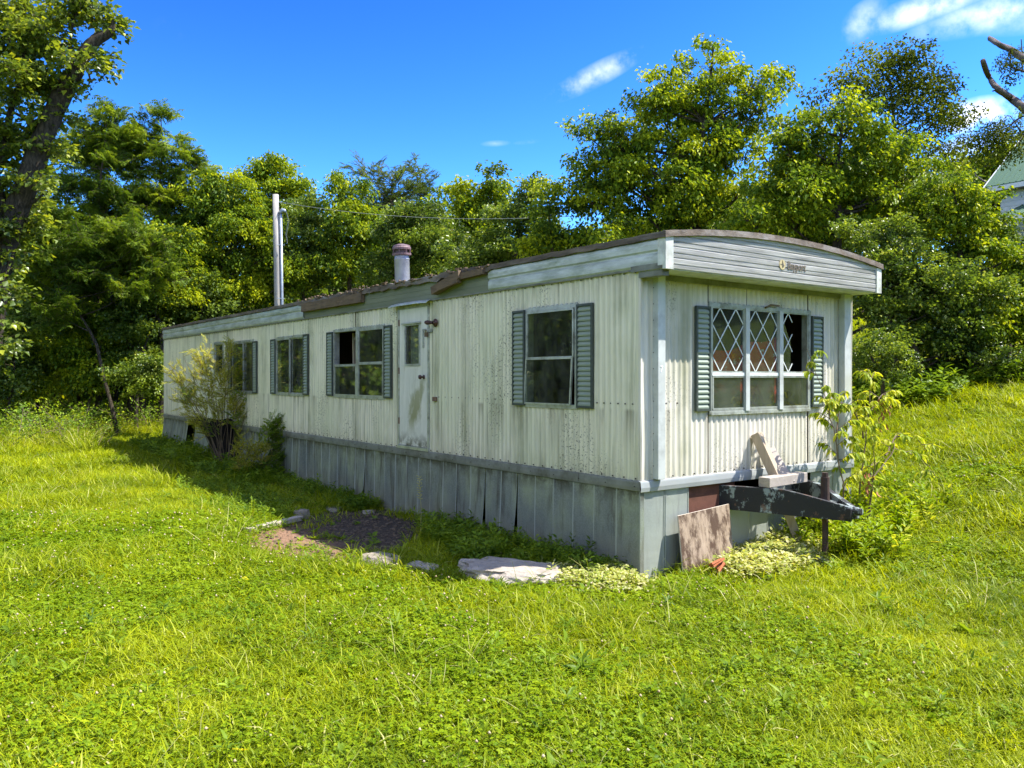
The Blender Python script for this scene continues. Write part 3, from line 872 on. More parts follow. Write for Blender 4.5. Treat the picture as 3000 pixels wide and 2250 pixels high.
def wbeam(mb, T, p, q, w, n0, n1, mi=0):
    """flat bar on the wall from (a,b) to (a,b)"""
    (a0, b0), (a1, b1) = p, q
    d = math.hypot(a1 - a0, b1 - b0); ux, uy = (a1 - a0) / d, (b1 - b0) / d
    sx, sy = -uy * w / 2, ux * w / 2
    c = [(a0 + sx, b0 + sy), (a1 + sx, b1 + sy), (a1 - sx, b1 - sy), (a0 - sx, b0 - sy)]
    mb.add([T(a, b, n) for n in (n0, n1) for a, b in c], [(3, 2, 1, 0), (4, 5, 6, 7), (0, 1, 5, 4), (1, 2, 6, 5), (2, 3, 7, 6), (3, 0, 4, 7)], mi)


def corrugated(T, a0, a1, b0, b1, holes, period=0.0785, amp=0.010, seed=0.0, n_base=0.0):
    """a ribbed sheet with rectangular openings"""
    step = period / 6
    cols = set(round(a0 + i * step, 5) for i in range(int((a1 - a0) / step) + 1)) | {round(a1, 5)}
    rows = {b0, b1} | {b0 + (b1 - b0) * k / 10 for k in range(11)}
    for h in holes:
        for e in h[:2]:
            if a0 < e < a1:
                cols = {c for c in cols if abs(c - e) > step * .45} | {e}
        for e in h[2:]: rows.add(e)
    cols = sorted(cols); rows = sorted(rows)
    mb = MB()
    for b in rows:
        for a in cols:
            ph = ((a / period) % 1.0)
            pr = math.cos(2 * math.pi * ph)
            pr = (max(pr, -0.55) + 0.2) * 0.8
            wv = 0.010 * mnoise.noise(Vector((a * 1.6, b * 1.3, seed))) + 0.003 * mnoise.noise(Vector((a * 6, b * 2.5, seed)))
            mb.v.append(T(a, b, n_base + amp * pr + wv))
    nc = len(cols)
    for j in range(len(rows) - 1):
        for i in range(nc - 1):
            ca, cb_ = (cols[i] + cols[i + 1]) / 2, (rows[j] + rows[j + 1]) / 2
            if any(h[0] < ca < h[1] and h[2] < cb_ < h[3] for h in holes): continue
            mb.f.append((j * nc + i, j * nc + i + 1, (j + 1) * nc + i + 1, (j + 1) * nc + i)); mb.m.append(0)
    return mb


# openings
DOOR = (3.86, 4.70, 0.945, 2.885)
WA = (0.915, 1.745, 1.60, 2.64)
WB = (5.137, 6.842, 1.605, 2.64)
WC = (8.116, 9.401, 1.60, 2.62)
WD = (10.70, 11.96, 1.60, 2.63)
WE = (12.62, 13.22, 1.98, 2.66)
WF = (0.995, 2.71, 1.55, 2.635)
side_holes = [DOOR, WA, WB, WC, WD, WE]
seams = [0.0, 1.22, 2.54, 3.80, 4.76, 6.1, 7.35, 8.6, 9.85, 11.1, 12.35, 13.6, 14.85, 16.1, LEN]
for k in range(len(seams) - 1):
    a0, a1 = seams[k], seams[k + 1]
    mbp = corrugated(TS, a0 + (0.002 if k else 0), a1, ZB, ZT, side_holes, seed=k * 3.1, n_base=0.0012 * (k % 2))
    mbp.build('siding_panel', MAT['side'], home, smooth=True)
fs = [0.151, 0.962, 1.58, 2.70, 3.455]
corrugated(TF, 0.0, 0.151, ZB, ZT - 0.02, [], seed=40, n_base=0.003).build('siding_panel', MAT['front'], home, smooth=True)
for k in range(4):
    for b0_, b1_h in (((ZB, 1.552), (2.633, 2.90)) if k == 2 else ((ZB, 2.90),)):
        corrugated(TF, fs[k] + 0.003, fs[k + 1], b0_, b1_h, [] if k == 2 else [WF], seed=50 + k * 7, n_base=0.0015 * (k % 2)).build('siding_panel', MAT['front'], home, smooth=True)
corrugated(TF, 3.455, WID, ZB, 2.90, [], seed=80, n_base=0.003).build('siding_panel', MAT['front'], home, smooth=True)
# corner beads
mb = MB(); wbox(mb, TS, -0.010, 0.02, ZB - 0.01, ZT, -0.012, 0.010); mb.build('corner_trim', MAT['front'], home)
mb = MB(); wbox(mb, TS, LEN - 0.03, LEN + 0.012, ZB - 0.01, ZT, -0.012, 0.014); mb.build('corner_trim', MAT['side'], home)
# seam battens read as thin dark laps
mb = MB()
for s in seams[1:-1:3]:
    if not any(h[0] - .05 < s < h[1] + .05 for h in side_holes): wbox(mb, TS, s - .0012, s + .0012, ZB, ZT, -0.004, 0.006)
for s in fs[1:4]:
    wbox(mb, TF, s - .003, s + .003, ZB, 1.53, -0.004, 0.0105); wbox(mb, TF, s - .003, s + .003, 2.66, 2.88, -0.004, 0.0105)
kind(mb.build('seam', MAT['screw'], home), 'stuff')

# far wall, rear wall, lining, floor, ceiling
mb = MB()
th = 0.05


def wall_with_holes(mb, T, a0, a1, b0, b1, n0, n1, holes):
    cs = sorted({a0, a1} | {e for h in holes for e in h[:2]}); rs = sorted({b0, b1} | {e for h in holes for e in h[2:]})
    for i in range(len(cs) - 1):
        for j in range(len(rs) - 1):
            ca, cb_ = (cs[i] + cs[i + 1]) / 2, (rs[j] + rs[j + 1]) / 2
            if any(h[0] < ca < h[1] and h[2] < cb_ < h[3] for h in holes): continue
            wbox(mb, T, cs[i], cs[i + 1], rs[j], rs[j + 1], n0, n1)


def shr(h): return h
TB = lambda a, b, n=0.0: (WID + n, a, b)
back_holes = [(1.7, 2.3, 1.75, 2.25), (2.9, 3.5, 1.75, 2.25), (6.6, 7.6, 1.7, 2.5), (11.5, 12.3, 1.7, 2.5)]
wall_with_holes(mb, TS, 0.03, LEN - .02, ZB, ZT - .03, -0.075, -0.022, side_holes)
wall_with_holes(mb, TF, 0.08, WID - .08, ZB, 2.88, -0.075, -0.022, [WF])
wall_with_holes(mb, TB, 0.08, LEN - .08, ZB, ZT - .03, -0.075, -0.022, back_holes)
for y in (4.85, 8.0, 10.2, 12.4):                       # partitions between the rooms
    mb.box(0.08, WID - 0.08, y, y + 0.05, 0.95, 2.86)
mb.box(0.08, WID - .08, LEN - .09, LEN - .04, 0.95, 2.86)
mb.build('inner_wall', MAT['lining'], home)
mb = MB(); wall_with_holes(mb, TB, 0.0, LEN, ZB, ZT, -0.018, 0.0, back_holes); mb.box(0.0, WID, LEN - .018, LEN, ZB, ZT)
mb.build('rear_cladding', MAT['side'], home)
mb = MB(); mb.box(0.03, WID - .03, 0.03, LEN - .03, 0.86, 0.94); mb.build('floor', MAT['inner_floor'], home)
mb = MB(); mb.box(0.03, WID - .03, 0.03, LEN - .03, 2.88, 2.90); mb.build('ceiling', MAT['inner_ceiling'], home)


# bowed roof with a ragged weathered edge
def arch(x):
    t = (x - WID / 2) / (WID / 2 + 0.04)
    return 3.335 - 0.125 * abs(t) ** 2.1


mb = MB(); ys = [-0.345] + [i * 0.25 for i in range(0, 71)] + [LEN + .03]; xs = [-0.035 + (WID + .07) * i / 24 for i in range(25)]
for y in ys:
    for x in xs: mb.v.append((x, y, arch(x) + 0.02 + 0.008 * mnoise.noise(Vector((x * 2, y, 0)))))
for j in range(len(ys) - 1):
    for i in range(24):
        a = j * 25 + i; mb.f.append((a, a + 1, a + 26, a + 25)); mb.m.append(0)
mb.build('roof', MAT['roof_top'], home, smooth=True)
mb = MB()                                                # edge strip along the long side
o = 0
for j in range(181):
    y = -0.36 + (LEN + .40) * j / 180
    rag = 0.028 if 2.4 < y < 8.2 else 0.007
    d = rag * mnoise.noise(Vector((y * 6, 0, 1))) + rag * mnoise.noise(Vector((y * 17, 0, 4)))
    hgt = 0.055 + (0.02 if 2.4 < y < 8.2 else 0.0)
    for (x, z) in ((-0.035 + d * .3, 3.25 + d), (-0.062 - abs(d), 3.245 + d), (-0.064 - abs(d), 3.245 - hgt + d * 1.5), (-0.03, 3.245 - hgt + d * 1.5)):
        mb.v.append((x, y, z - 0.012))
for j in range(180):
    for k in range(4):
        a = j * 4 + k; b = j * 4 + (k + 1) % 4; mb.f.append((a, b, b + 4, a + 4)); mb.m.append(0)
mb.f += [(0, 3, 2, 1), (720, 721, 722, 723)]; mb.m += [0, 0]
mb.build('roof_edge', MAT['roof'], home)
mb = MB(); n_ = 60                                       # edge strip over the front, follows the bow
for i in range(n_ + 1):
    x = -0.062 + (WID + .124) * i / n_; z = arch(x) + 0.018 + 0.003 * mnoise.noise(Vector((x * 9, 0, 0)))
    for (y, dz) in ((-0.335, 0.014), (-0.372, 0.010), (-0.374, -0.048), (-0.345, -0.05)): mb.v.append((x, y, z + dz))
for i in range(n_):
    for k in range(4):
        a = i * 4 + k; b = i * 4 + (k + 1) % 4; mb.f.append((a, a + 4, b + 4, b)); mb.m.append(0)
mb.f += [(0, 1, 2, 3), (n_ * 4 + 3, n_ * 4 + 2, n_ * 4 + 1, n_ * 4)]; mb.m += [0, 0]
mb.build('roof_edge', MAT['roof'], home)
# roof sheet torn over the door: dark curled flaps
mb = MB()
for k in range(110):
    y = rnd.uniform(2.4, 8.6); s = rnd.uniform(0.03, 0.10)
    p = Vector((-0.045 + rnd.uniform(-.03, .02), y, 3.235 + rnd.uniform(-.03, .03)))
    mb.beam(p, p + Vector((rnd.uniform(-.03, .01), s * rnd.uniform(-1, 1) * 2, rnd.uniform(-.03, .02))), rnd.uniform(.015, .045), rnd.uniform(.008, .02))
kind(mb.build('torn_roofing', MAT['rotten'], home), 'stuff')


# side fascia: two ribs of aluminium
def fascia_side(y0, y1, z0=2.93, z1=3.20, wave=0.0, seed=0):
    prof = [(0.0, 0.012), (0.02, 0.028), (0.06, 0.030), (0.105, 0.028), (0.120, 0.012), (0.135, 0.012), (0.150, 0.030), (0.20, 0.032), (0.235, 0.028), (0.25, 0.014), (0.27, 0.014)]
    mb = MB(); n = max(2, int((y1 - y0) / 0.12)); k = len(prof)
    for i in range(n + 1):
        y = y0 + (y1 - y0) * i / n
        w = wave * mnoise.noise(Vector((y * 2.1, seed, 0)))
        for h, d in prof: mb.v.append((-d - 0.012 - w, y, z0 + h * (z1 - z0) / 0.27 + 0.3 * w))
    for i in range(n):
        for j in range(k - 1):
            a = i * k + j; mb.f.append((a, a + 1, a + k + 1, a + k)); mb.m.append(0)
    return mb


for a0, a1, sd in ((-0.30, 2.46, 1), (8.06, 11.2, 2), (11.21, 15.7, 3), (15.72, LEN, 4)):
    fascia_side(a0, a1, wave=0.006, seed=sd).build('fascia_panel', MAT['fascia_side'], home, smooth=False)
mb = MB(); wbox(mb, TS, 2.44, 8.08, 2.925, 3.20, 0.004, 0.020)
for zz in (3.0, 3.07, 3.14): wbox(mb, TS, 2.44, 8.08, zz, zz + .006, 0.020, 0.024)
mb.build('bare_board', MAT['fascia_bare'], home)
# drip lip under the fascia
mb = MB(); wbox(mb, TS, -0.02, LEN, 2.912, 2.93, 0.0, 0.030); mb.build('drip_rail', MAT['belt'], home)
# front overhang: ribbed fascia cut to the bow, soffit, corner caps
zc = []; z = 2.905
pr = [(0.0, 0), (0.004, .010), (0.032, .012), (0.036, 0.002), (0.044, 0.002), (0.048, .012), (0.09, .014), (0.096, 0.004), (0.104, 0.004)]
for r_ in range(5):
    for dz, d in pr: zc.append((2.902 + r_ * 0.104 + dz, d))
mb = MB(); nx_ = 48
for i in range(nx_ + 1):
    x = 0.055 + (WID - 0.11) * i / nx_; top = arch(x) - 0.02
    for (z, d) in zc: mb.v.append((x, -0.335 - d - 0.003 * mnoise.noise(Vector((x * 2, z * 3, 0))), min(z, top)))
k = len(zc)
for i in range(nx_):
    for j in range(k - 1):
        a = i * k + j; mb.f.append((a, a + k, a + k + 1, a + 1)); mb.m.append(0)
mb.build('front_fascia', MAT['fascia_front'], home)
mb = MB(); mb.box(-0.03, WID + .03, -0.33, -0.001, 2.895, 2.905); mb.build('soffit', MAT['white_trim'], home)
mb = MB(); mb.box(-0.045, 0.058, -0.358, -0.318, 2.893, 3.20); mb.box(-0.047, -0.040, -0.33, -0.26, 2.93, 3.20); mb.build('corner_cap', MAT['white_trim'], home)
mb = MB(); mb.box(WID - 0.058, WID + .045, -0.358, -0.318, 2.893, 3.185); mb.build('corner_cap', MAT['white_trim'], home)
mb = MB(); mb.box(-0.044, -0.028, -0.316, 0.09, 2.90, 2.955); mb.box(-0.03, 0.06, -0.30, 0.0, 2.84, 2.893); mb.build('overhang_side', MAT['belt'], home)
mb = MB(); mb.box(WID + .01, WID + .03, -0.318, 0.0, 2.91, 3.18); mb.build('overhang_side', MAT['belt'], home)
mb = MB(); wbox(mb, TF, 0.26, 3.32, 2.84, 2.893, 0.014, 0.034); mb.build('head_trim', MAT['belt'], home)
# pilasters
for a0, a1 in ((0.151, 0.253), (3.335, 3.467)):
    mb = MB(); wbox(mb, TF, a0, a1, ZB + .01, 2.892, 0.0, 0.082)
    mb.build('pilaster', MAT['pilaster'], home, bevel=0.004)
mb = MB()
for k in range(12): wbox(mb, lambda a, b, n=0.0: (0.151 - n, -a, b), .018, .026, 1.05 + k * .155, 1.058 + k * .155, 0.0, 0.004)
kind(mb.build('screw', MAT['screw'], home), 'stuff')

# belt rail between siding and skirting
cuts = [-0.02, 0.86, 3.3, 6.2, 8.9, 12.2, 15.0, LEN]
for k in range(len(cuts) - 1):
    mb = MB(); n = max(2, int((cuts[k + 1] - cuts[k]) / .2))
    for i in range(n + 1):
        y = cuts[k] + (cuts[k + 1] - cuts[k]) * i / n + (0.0 if i else 0.004)
        w = 0.006 * mnoise.noise(Vector((y * 1.7, k, 0)))
        for d, z in ((0.0, 0.920), (0.024, 0.916), (0.028 + w, 0.90), (0.030 + w, 0.855), (0.026 + w, 0.822), (0.008, 0.815)):
            mb.v.append((-d - (0.002 if k % 2 else 0), y, z + w * .6))
    for i in range(n):
        for j in range(5):
            a = i * 6 + j; mb.f.append((a, a + 6, a + 7, a + 1)); mb.m.append(0)
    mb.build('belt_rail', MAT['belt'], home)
for a0, a1 in ((-0.03, 1.92), (1.925, 3.62)):
    mb = MB(); n = 12
    for i in range(n + 1):
        x = a0 + (a1 - a0) * i / n; w = 0.008 * mnoise.noise(Vector((x * 3.1, 7, 0)))
        for d, z in ((0.0, 0.920), (0.024, 0.914), (0.028 + w, 0.90), (0.034 + w, 0.855), (0.030 + w, 0.815), (0.008, 0.808)):
            mb.v.append((x, -d, z + w * .5))
    for i in range(n):
        for j in range(5):
            a = i * 6 + j; mb.f.append((a, a + 1, a + 7, a + 6)); mb.m.append(0)
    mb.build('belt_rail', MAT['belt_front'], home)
# screws
mb = MB()
y = 0.06
while y < LEN:
    wbox(mb, TS, y - .006, y + .006, 0.930, 0.942, .004, 0.014)
    if not (DOOR[0] - .1 < y < DOOR[1] + .1): wbox(mb, TS, y - .005, y + .005, 2.895, 2.905, .004, 0.012)
    y += 0.157
for a in np.arange(2.05, 3.75, 0.157): wbox(mb, TS, a - .006, a + .006, 1.64, 1.652, .004, 0.014)
for a in np.arange(0.1, 0.62, 0.10): wbox(mb, TS, a - .006, a + .006, 1.64, 1.652, .004, 0.014)
for a in np.arange(0.28, 3.4, 0.157): wbox(mb, TF, a - .006, a + .006, 0.932, 0.944, .004, 0.014)
for a in np.arange(0.05, LEN, 0.4): wbox(mb, TS, a - .004, a + .004, 0.86, 0.868, .03, 0.040)
for a in (0.34, 0.5): wbox(mb, TF, a - .007, a + .007, 1.64, 1.655, .004, 0.014)
kind(mb.build('screw', MAT['screw'], home), 'stuff')


# ---- windows
def glass_pane(T, quad, n, mat, parent, name='pane'):
    mb = MB(); q = [T(a, b, n) for a, b in quad] + [T(a, b, n - 0.004) for a, b in quad]
    mb.add(q, [(0, 1, 2, 3), (7, 6, 5, 4), (0, 4, 5, 1), (1, 5, 6, 2), (2, 6, 7, 3), (3, 7, 4, 0)])
    return mb.build(name, mat, parent)


def frame_rect(mb, T, a0, a1, b0, b1, w, n0, n1):
    wbox(mb, T, a0, a1, b0, b0 + w, n0, n1); wbox(mb, T, a0, a1, b1 - w, b1, n0, n1)
    wbox(mb, T, a0, a0 + w, b0 + w, b1 - w, n0, n1 - .001); wbox(mb, T, a1 - w, a1, b0 + w, b1 - w, n0, n1 - .001)


def rect(a0, a1, b0, b1): return [(a0, b0), (a1, b0), (a1, b1), (a0, b1)]


def window(T, h, label=None):
    """outer flange and jamb; returns the part that sashes and panes hang on"""
    a0, a1, b0, b1 = h
    mb = MB()
    frame_rect(mb, T, a0 - .028, a1 + .028, b0 - .028, b1 + .028, 0.040, 0.002, 0.022)
    frame_rect(mb, T, a0, a1, b0, b1, 0.014, -0.07, 0.0015)
    a = a0 - .015                                    # wavy caulk and rib ends above the flange
    while a < a1:
        wbox(mb, T, a, a + .03, b1 + .027, b1 + .040, 0.002, 0.014); a += 0.0785
    o = mb.build('window', MAT['window_frame'], home)
    if label: o['label'] = label
    return o


def sash(T, w, a0, a1, b0, b1, n=0.0, tilt=0.0, pane='glass', name='sash'):
    """a framed light; TILT skews its right stile outward at the foot"""
    mb = MB(); s = .020
    c = [(a0 - tilt, b0), (a1 - tilt, b0), (a1, b1), (a0, b1)]
    for i in range(4):
        wbeam(mb, T, c[i], c[(i + 1) % 4], s, n - .010 + .0007 * i, n + .010 + .0007 * i)
    mb.build(name, MAT['window_frame'], w)
    if pane: glass_pane(T, c, n, MAT[pane], w)


def shutter(T, a0, a1, b0, b1):
    """louvred shutter: frame and twenty-odd slats"""
    mb = MB(); frame_rect(mb, T, a0, a1, b0, b1, 0.024, 0.012, 0.042)
    wbox(mb, T, a0 + .02, a1 - .02, b0 + .02, b1 - .02, 0.010, 0.016)
    sh = mb.build('shutter', MAT['shutter_frame'], home)
    n = 20; pitch = (b1 - b0 - .048) / n
    mb = MB()
    v = [T(a, bb, nn) for a in (0.0, a1 - a0 - .046) for bb, nn in ((0.0, 0.017), (0.0, 0.036), (pitch * .30, 0.039), (pitch * .96, 0.022), (pitch * .96, 0.017))]
    mb.add(v, [(0, 1, 6, 5), (1, 2, 7, 6), (2, 3, 8, 7), (3, 4, 9, 8), (0, 5, 9, 4), (0, 4, 3, 2, 1), (5, 6, 7, 8, 9)])
    me = mb.mesh('slat', MAT['slat'])
    for i in range(n):
        p = T(a0 + .023, b0 + .024 + i * pitch, 0.0)
        link_mesh('slat', me, sh, p, (0, 0, 0))
    return sh


# window A: single hung, sash sprung open at the foot
w = window(TS, WA)
sash(TS, w, 0.945, 1.725, 2.115, 2.615, 0.020)
sash(TS, w, 0.955, 1.735, 1.615, 2.105, 0.026, tilt=-0.035)
shutter(TS, 0.64, 0.885, 1.585, 2.655); shutter(TS, 1.765, 1.99, 1.585, 2.655)
# window B: pair, upper far light missing
w = window(TS, WB)
mb = MB(); wbox(mb, TS, 5.965, 6.035, 1.60, 2.65, 0.0, 0.027); mb.build('mullion', MAT['window_frame'], w)
sash(TS, w, 5.165, 5.955, 2.125, 2.62, 0.008); sash(TS, w, 5.165, 5.955, 1.625, 2.105, 0.014)
sash(TS, w, 6.045, 6.82, 1.625, 2.085, 0.014)
mb = MB(); wbox(mb, TS, 6.05, 6.815, 2.085, 2.110, 0.0, 0.022); mb.build('meeting_rail', MAT['window_frame'], w)
mb = MB(); mb.beam((0.25, 6.64, 2.0), (0.25, 6.66, 2.62), .05, .04); mb.beam((.25, 6.66, 2.5), (.25, 6.4, 2.66), .03, .03); mb.build('inner_stud', MAT['lumber'], home)
shutter(TS, 4.885, 5.105, 1.60, 2.65); shutter(TS, 6.875, 7.105, 1.60, 2.64)
# window C: sliding, near half behind a hanging dark curtain
w = window(TS, WC)
sash(TS, w, 8.76, 9.385, 1.62, 2.60, 0.010); sash(TS, w, 8.13, 8.78, 1.62, 2.60, -0.012)


def curtain(y0, y1, z0, z1, x=0.14, folds=9, mat='curtain'):
    mb = MB(); n = folds * 8
    for i in range(n + 1):
        t = i / n; y = y0 + (y1 - y0) * t; d = 0.022 * math.sin(t * folds * 2 * math.pi) + 0.01 * mnoise.noise(Vector((t * 9, 0, 0)))
        for j in range(5): mb.v.append((x + d * (0.4 + .15 * j), y, z1 + (z0 - z1) * j / 4))
    for i in range(n):
        for j in range(4):
            a = i * 5 + j; mb.f.append((a, a + 1, a + 6, a + 5)); mb.m.append(0)
    o = mb.build('curtain', MAT[mat], home, smooth=True)
    sm = o.modifiers.new('thick', 'SOLIDIFY'); sm.thickness = 0.003
    return o


MAT['curtain_dark'] = simple('dark plum curtain', (0.07, 0.05, 0.06), 0.9, stretch=(6, 6, .5))
curtain(8.13, 8.74, 1.55, 2.62, mat='curtain_dark')
mb = MB(); mb.beam((0.10, 8.66, 1.86), (0.10, 8.36, 1.58), .004, .05, up=(1, 0, 0)); mb.build('leaning_slat', MAT['flue'], home)
shutter(TS, 7.885, 8.095, 1.595, 2.65); shutter(TS, 9.43, 9.67, 1.59, 2.62)
# window D
w = window(TS, WD)
sash(TS, w, 11.29, 11.945, 1.62, 2.61, 0.010); sash(TS, w, 10.715, 11.31, 1.62, 2.61, -0.012)
curtain(10.72, 11.28, 1.55, 2.62, mat='curtain_dark')
shutter(TS, 10.44, 10.67, 1.585, 2.62); shutter(TS, 11.99, 12.19, 1.585, 2.62)
# window E
w = window(TS, WE)
sash(TS, w, 12.64, 13.20, 2.0, 2.64, 0.0)

# front window: three lights with diamond lattice above plain lower lights
w = window(TF, WF, 'triple front window with white diamond lattice')
for a in (1.535, 2.125):
    mb = MB(); wbox(mb, TF, a, a + .064, 1.55, 2.635, 0.0, 0.040); mb.build('mullion', MAT['lattice'] if 0 else MAT['pilaster'], w)
mb = MB(); wbox(mb, TF, 1.005, 2.70, 1.918, 1.952, 0.0, 0.026); mb.build('meeting_rail', MAT['lattice'], w)
bays = ((1.02, 1.53), (1.605, 2.12), (2.195, 2.69))
for k, (a0, a1) in enumerate(bays):
    sash(TF, w, a0, a1, 1.575, 1.91, 0.012, pane='glass')
    if k < 2: glass_pane(TF, rect(a0 + .02, a1 - .02, 1.585, 1.90), -0.02, MAT['screen'], w, 'screen')
    if k < 2:
        glass_pane(TF, rect(a0, a1, 1.955, 2.61), 0.004, MAT['glass'], w)
        mbl = MB(); frame_rect(mbl, TF, a0 - .005, a1 + .005, 1.953, 2.625, 0.014, 0.0, 0.016); mbl.build('sash', MAT['window_frame'], w)
        wd, a_end = a1 - a0, a1
    else:
        # the right half of this light is gone: jagged remaining glass
        glass_pane(TF, [(a0, 1.955), (a0 + .17, 1.955), (a0 + .19, 2.24), (a0 + .13, 2.61), (a0, 2.61)][0:4][:2] + [(a0 + .185, 2.28), (a0, 2.61)], 0.004, MAT['glass'], w)
        mbl = MB(); frame_rect(mbl, TF, a0 - .005, a1 + .005, 1.953, 2.625, 0.014, 0.0, 0.016); mbl.build('sash', MAT['window_frame'], w)
        wd = .50
    # diamonds: two across, a bit over two high
    mb = MB(); dw = wd / 2; dh = 0.33; b_lo, b_hi = 1.957, 2.615
    lim = a0 + (0.20 if k == 2 else wd)

    def clip_line(p, q):
        (x0, y0), (x1, y1) = p, q
        t0, t1 = 0.0, 1.0
        for lo, hi, s0, ds in ((a0, lim, x0, x1 - x0), (b_lo, b_hi, y0, y1 - y0)):
            if abs(ds) < 1e-9: continue
            u, v_ = sorted(((lo - s0) / ds, (hi - s0) / ds)); t0 = max(t0, u); t1 = min(t1, v_)
        if t1 - t0 > 0.02: return ((x0 + (x1 - x0) * t0, y0 + (y1 - y0) * t0), (x0 + (x1 - x0) * t1, y0 + (y1 - y0) * t1))
    for i in range(-6, 8):
        for sgn, dn in ((1, 0.0), (-1, 0.0008)):
            base = a0 + dw / 2 + i * dw
            e = clip_line((base - sgn * dw * 3, b_lo - dh * 3), (base + sgn * dw * 3, b_lo + dh * 3))
            if e: wbeam(mb, TF, e[0], e[1], 0.011, 0.006 + dn, 0.011 + dn)
    mb.build('lattice', MAT['lattice'], w)
mb = MB(); wbox(mb, TF, 0.985, 2.72, 1.515, 1.548, 0.0, 0.030); mb.build('window_sill', MAT['window_frame'], home)
mb = MB(); wbeam(mb, TF, (1.87, 2.655), (1.97, 2.69), .018, .03, .05); wbeam(mb, TF, (1.96, 2.69), (2.10, 2.685), .016, .03, .055); mb.build('bent_strip', MAT['rotten'], home)
shutter(TF, 0.75, 0.968, 1.56, 2.62); shutter(TF, 2.745, 2.965, 1.56, 2.605)
# back wall windows seen through the home
for h in back_holes:
    glass_pane(TB, rect(*h), -0.03, MAT['glass'], home, 'back_window')
    mb = MB(); frame_rect(mb, TB, h[0], h[1], h[2], h[3], .03, -.06, -.01); wbox(mb, TB, (h[0] + h[1]) / 2 - .012, (h[0] + h[1]) / 2 + .012, h[2], h[3], -.055, -.015); mb.build('window_frame', MAT['window_frame'], home)

# ---- door
mb = MB(); a0, a1, b0, b1 = DOOR
wbox(mb, TS, a0, a0 + .035, b0, b1, -0.07, 0.024); wbox(mb, TS, a1 - .03, a1, b0, b1, -0.07, 0.022)
wbox(mb, TS, a0, a1, b1 - .03, b1, -0.07, 0.0235); wbox(mb, TS, a0 - .01, a1, b0 - .03, b0 + .012, -0.07, 0.040)
mb.build('door_frame', MAT['window_frame'], home)
mb = MB(); dw_h = (4.10, 4.50, 2.07, 2.63)
wall_with_holes(mb, TS, a0 + .040, a1 - .034, b0 + .016, b1 - .034, -0.028, 0.016, [dw_h])
door = mb.build('door', MAT['door'], home)
mb = MB(); frame_rect(mb, TS, dw_h[0] - .012, dw_h[1] + .012, dw_h[2] - .012, dw_h[3] + .012, 0.030, 0.014, 0.026); wbox(mb, TS, 4.07, 4.56, 2.635, 2.655, 0.014, 0.05); mb.build('door_window_frame', MAT['window_frame'], door)
glass_pane(TS, rect(*dw_h), 0.0, MAT['glass'], door)
mb = MB(); n = 40
for i in range(n + 1):
    t = i / n; d = 0.006 * math.sin(t * 40)
    for j in range(2): mb.v.append((0.020 + d, 4.10 + .32 * t, 2.07 + .56 * j))
for i in range(n): mb.f.append((i * 2, i * 2 + 1, i * 2 + 3, i * 2 + 2)); mb.m.append(0)
mb.build('curtain', MAT['curtain'], door, smooth=True)
mb = MB()
for k in range(9): mb.tube([(-0.018, 4.47, 2.09 + k * .06), (-0.020, 4.49, 2.12 + k * .06), (-0.018, 4.475, 2.145 + k * .06)], .007, 5)
mb.build('torn_screen', MAT['flue'], door)
mb = MB(); mb.lathe([(0, 0), (.030, 0), (.030, .006), (.012, .012), (.011, .034), (.026, .046), (.031, .060), (.026, .074), (0, .080)], 16)
kn = mb.build('knob', MAT['brown_metal'], door, smooth=True); kn.location = (-0.016, 3.995, 1.906); kn.rotation_euler = (0, R(-90), 0)
for zz in (1.25, 1.95, 2.62):
    mb = MB(); wbox(mb, TS, a1 - .036, a1 - .02, zz, zz + .09, .014, .028); mb.build('hinge', MAT['rust'], door)
mb = MB(); wbox(mb, TS, 3.93, 4.02, 2.52, 2.55, .016, .03); wbox(mb, TS, 3.985, 4.01, 2.30, 2.54, .018, .032); wbox(mb, TS, 3.77, 3.87, 2.50, 2.545, .012, .03); mb.build('hasp', MAT['window_frame'], home)
mb = MB(); mb.tube([(-.045, 3.90, 2.50), (-.05, 3.90, 2.53), (-.05, 3.87, 2.53), (-.045, 3.87, 2.50)], .005, 6); wbox(mb, TS, 3.855, 3.915, 2.44, 2.50, .032, .056); mb.build('padlock', MAT['rotten'], home, bevel=.004)
# awning over the door
mb = MB(); n = 14
for i in range(n + 1):
    t = i / n; a = 3.77 + (4.81 - 3.77) * t
    for d, z in ((0.012, 2.940), (0.07, 2.932), (0.115, 2.905), (0.118, 2.890)):
        mb.v.append((-d, a, z - 0.012 * (abs(t - .5) * 2) ** 4))
for i in range(n):
    for j in range(3):
        a = i * 4 + j; mb.f.append((a, a + 4, a + 5, a + 1)); mb.m.append(0)
o = mb.build('door_awning', MAT['fascia_side'], home); sm = o.modifiers.new('t', 'SOLIDIFY'); sm.thickness = .006
# porch lamp
mb = MB(); mb.lathe([(0, 0), (.052, 0), (.056, .006), (.045, .02), (.02, .03), (.018, .05)], 18)
lm = mb.build('porch_lamp', MAT['brown_metal'], home, smooth=True); lm.location = (-0.012, 3.70, 2.617); lm.rotation_euler = (0, R(-90), 0)
mb = MB(); mb.tube([(-.06, 3.70, 2.617), (-.09, 3.735, 2.62), (-.10, 3.77, 2.622)], [.018, .028, .032], 10); mb.tube([(-.10, 3.77, 2.622), (-.105, 3.80, 2.624)], [.02, .024], 8); mb.build('lamp_socket', MAT['brown_metal'], lm).matrix_parent_inverse = Matrix.Identity(4)
lm_s = lm.children[0]; lm_s.matrix_parent_inverse = (Matrix.Translation(lm.location) @ Euler(lm.rotation_euler).to_matrix().to_4x4()).inverted()
mb = MB(); wbox(mb, TS, 3.67, 3.76, 1.59, 1.645, .008, .03); mb.build('outlet_box', MAT['outlet'], home)

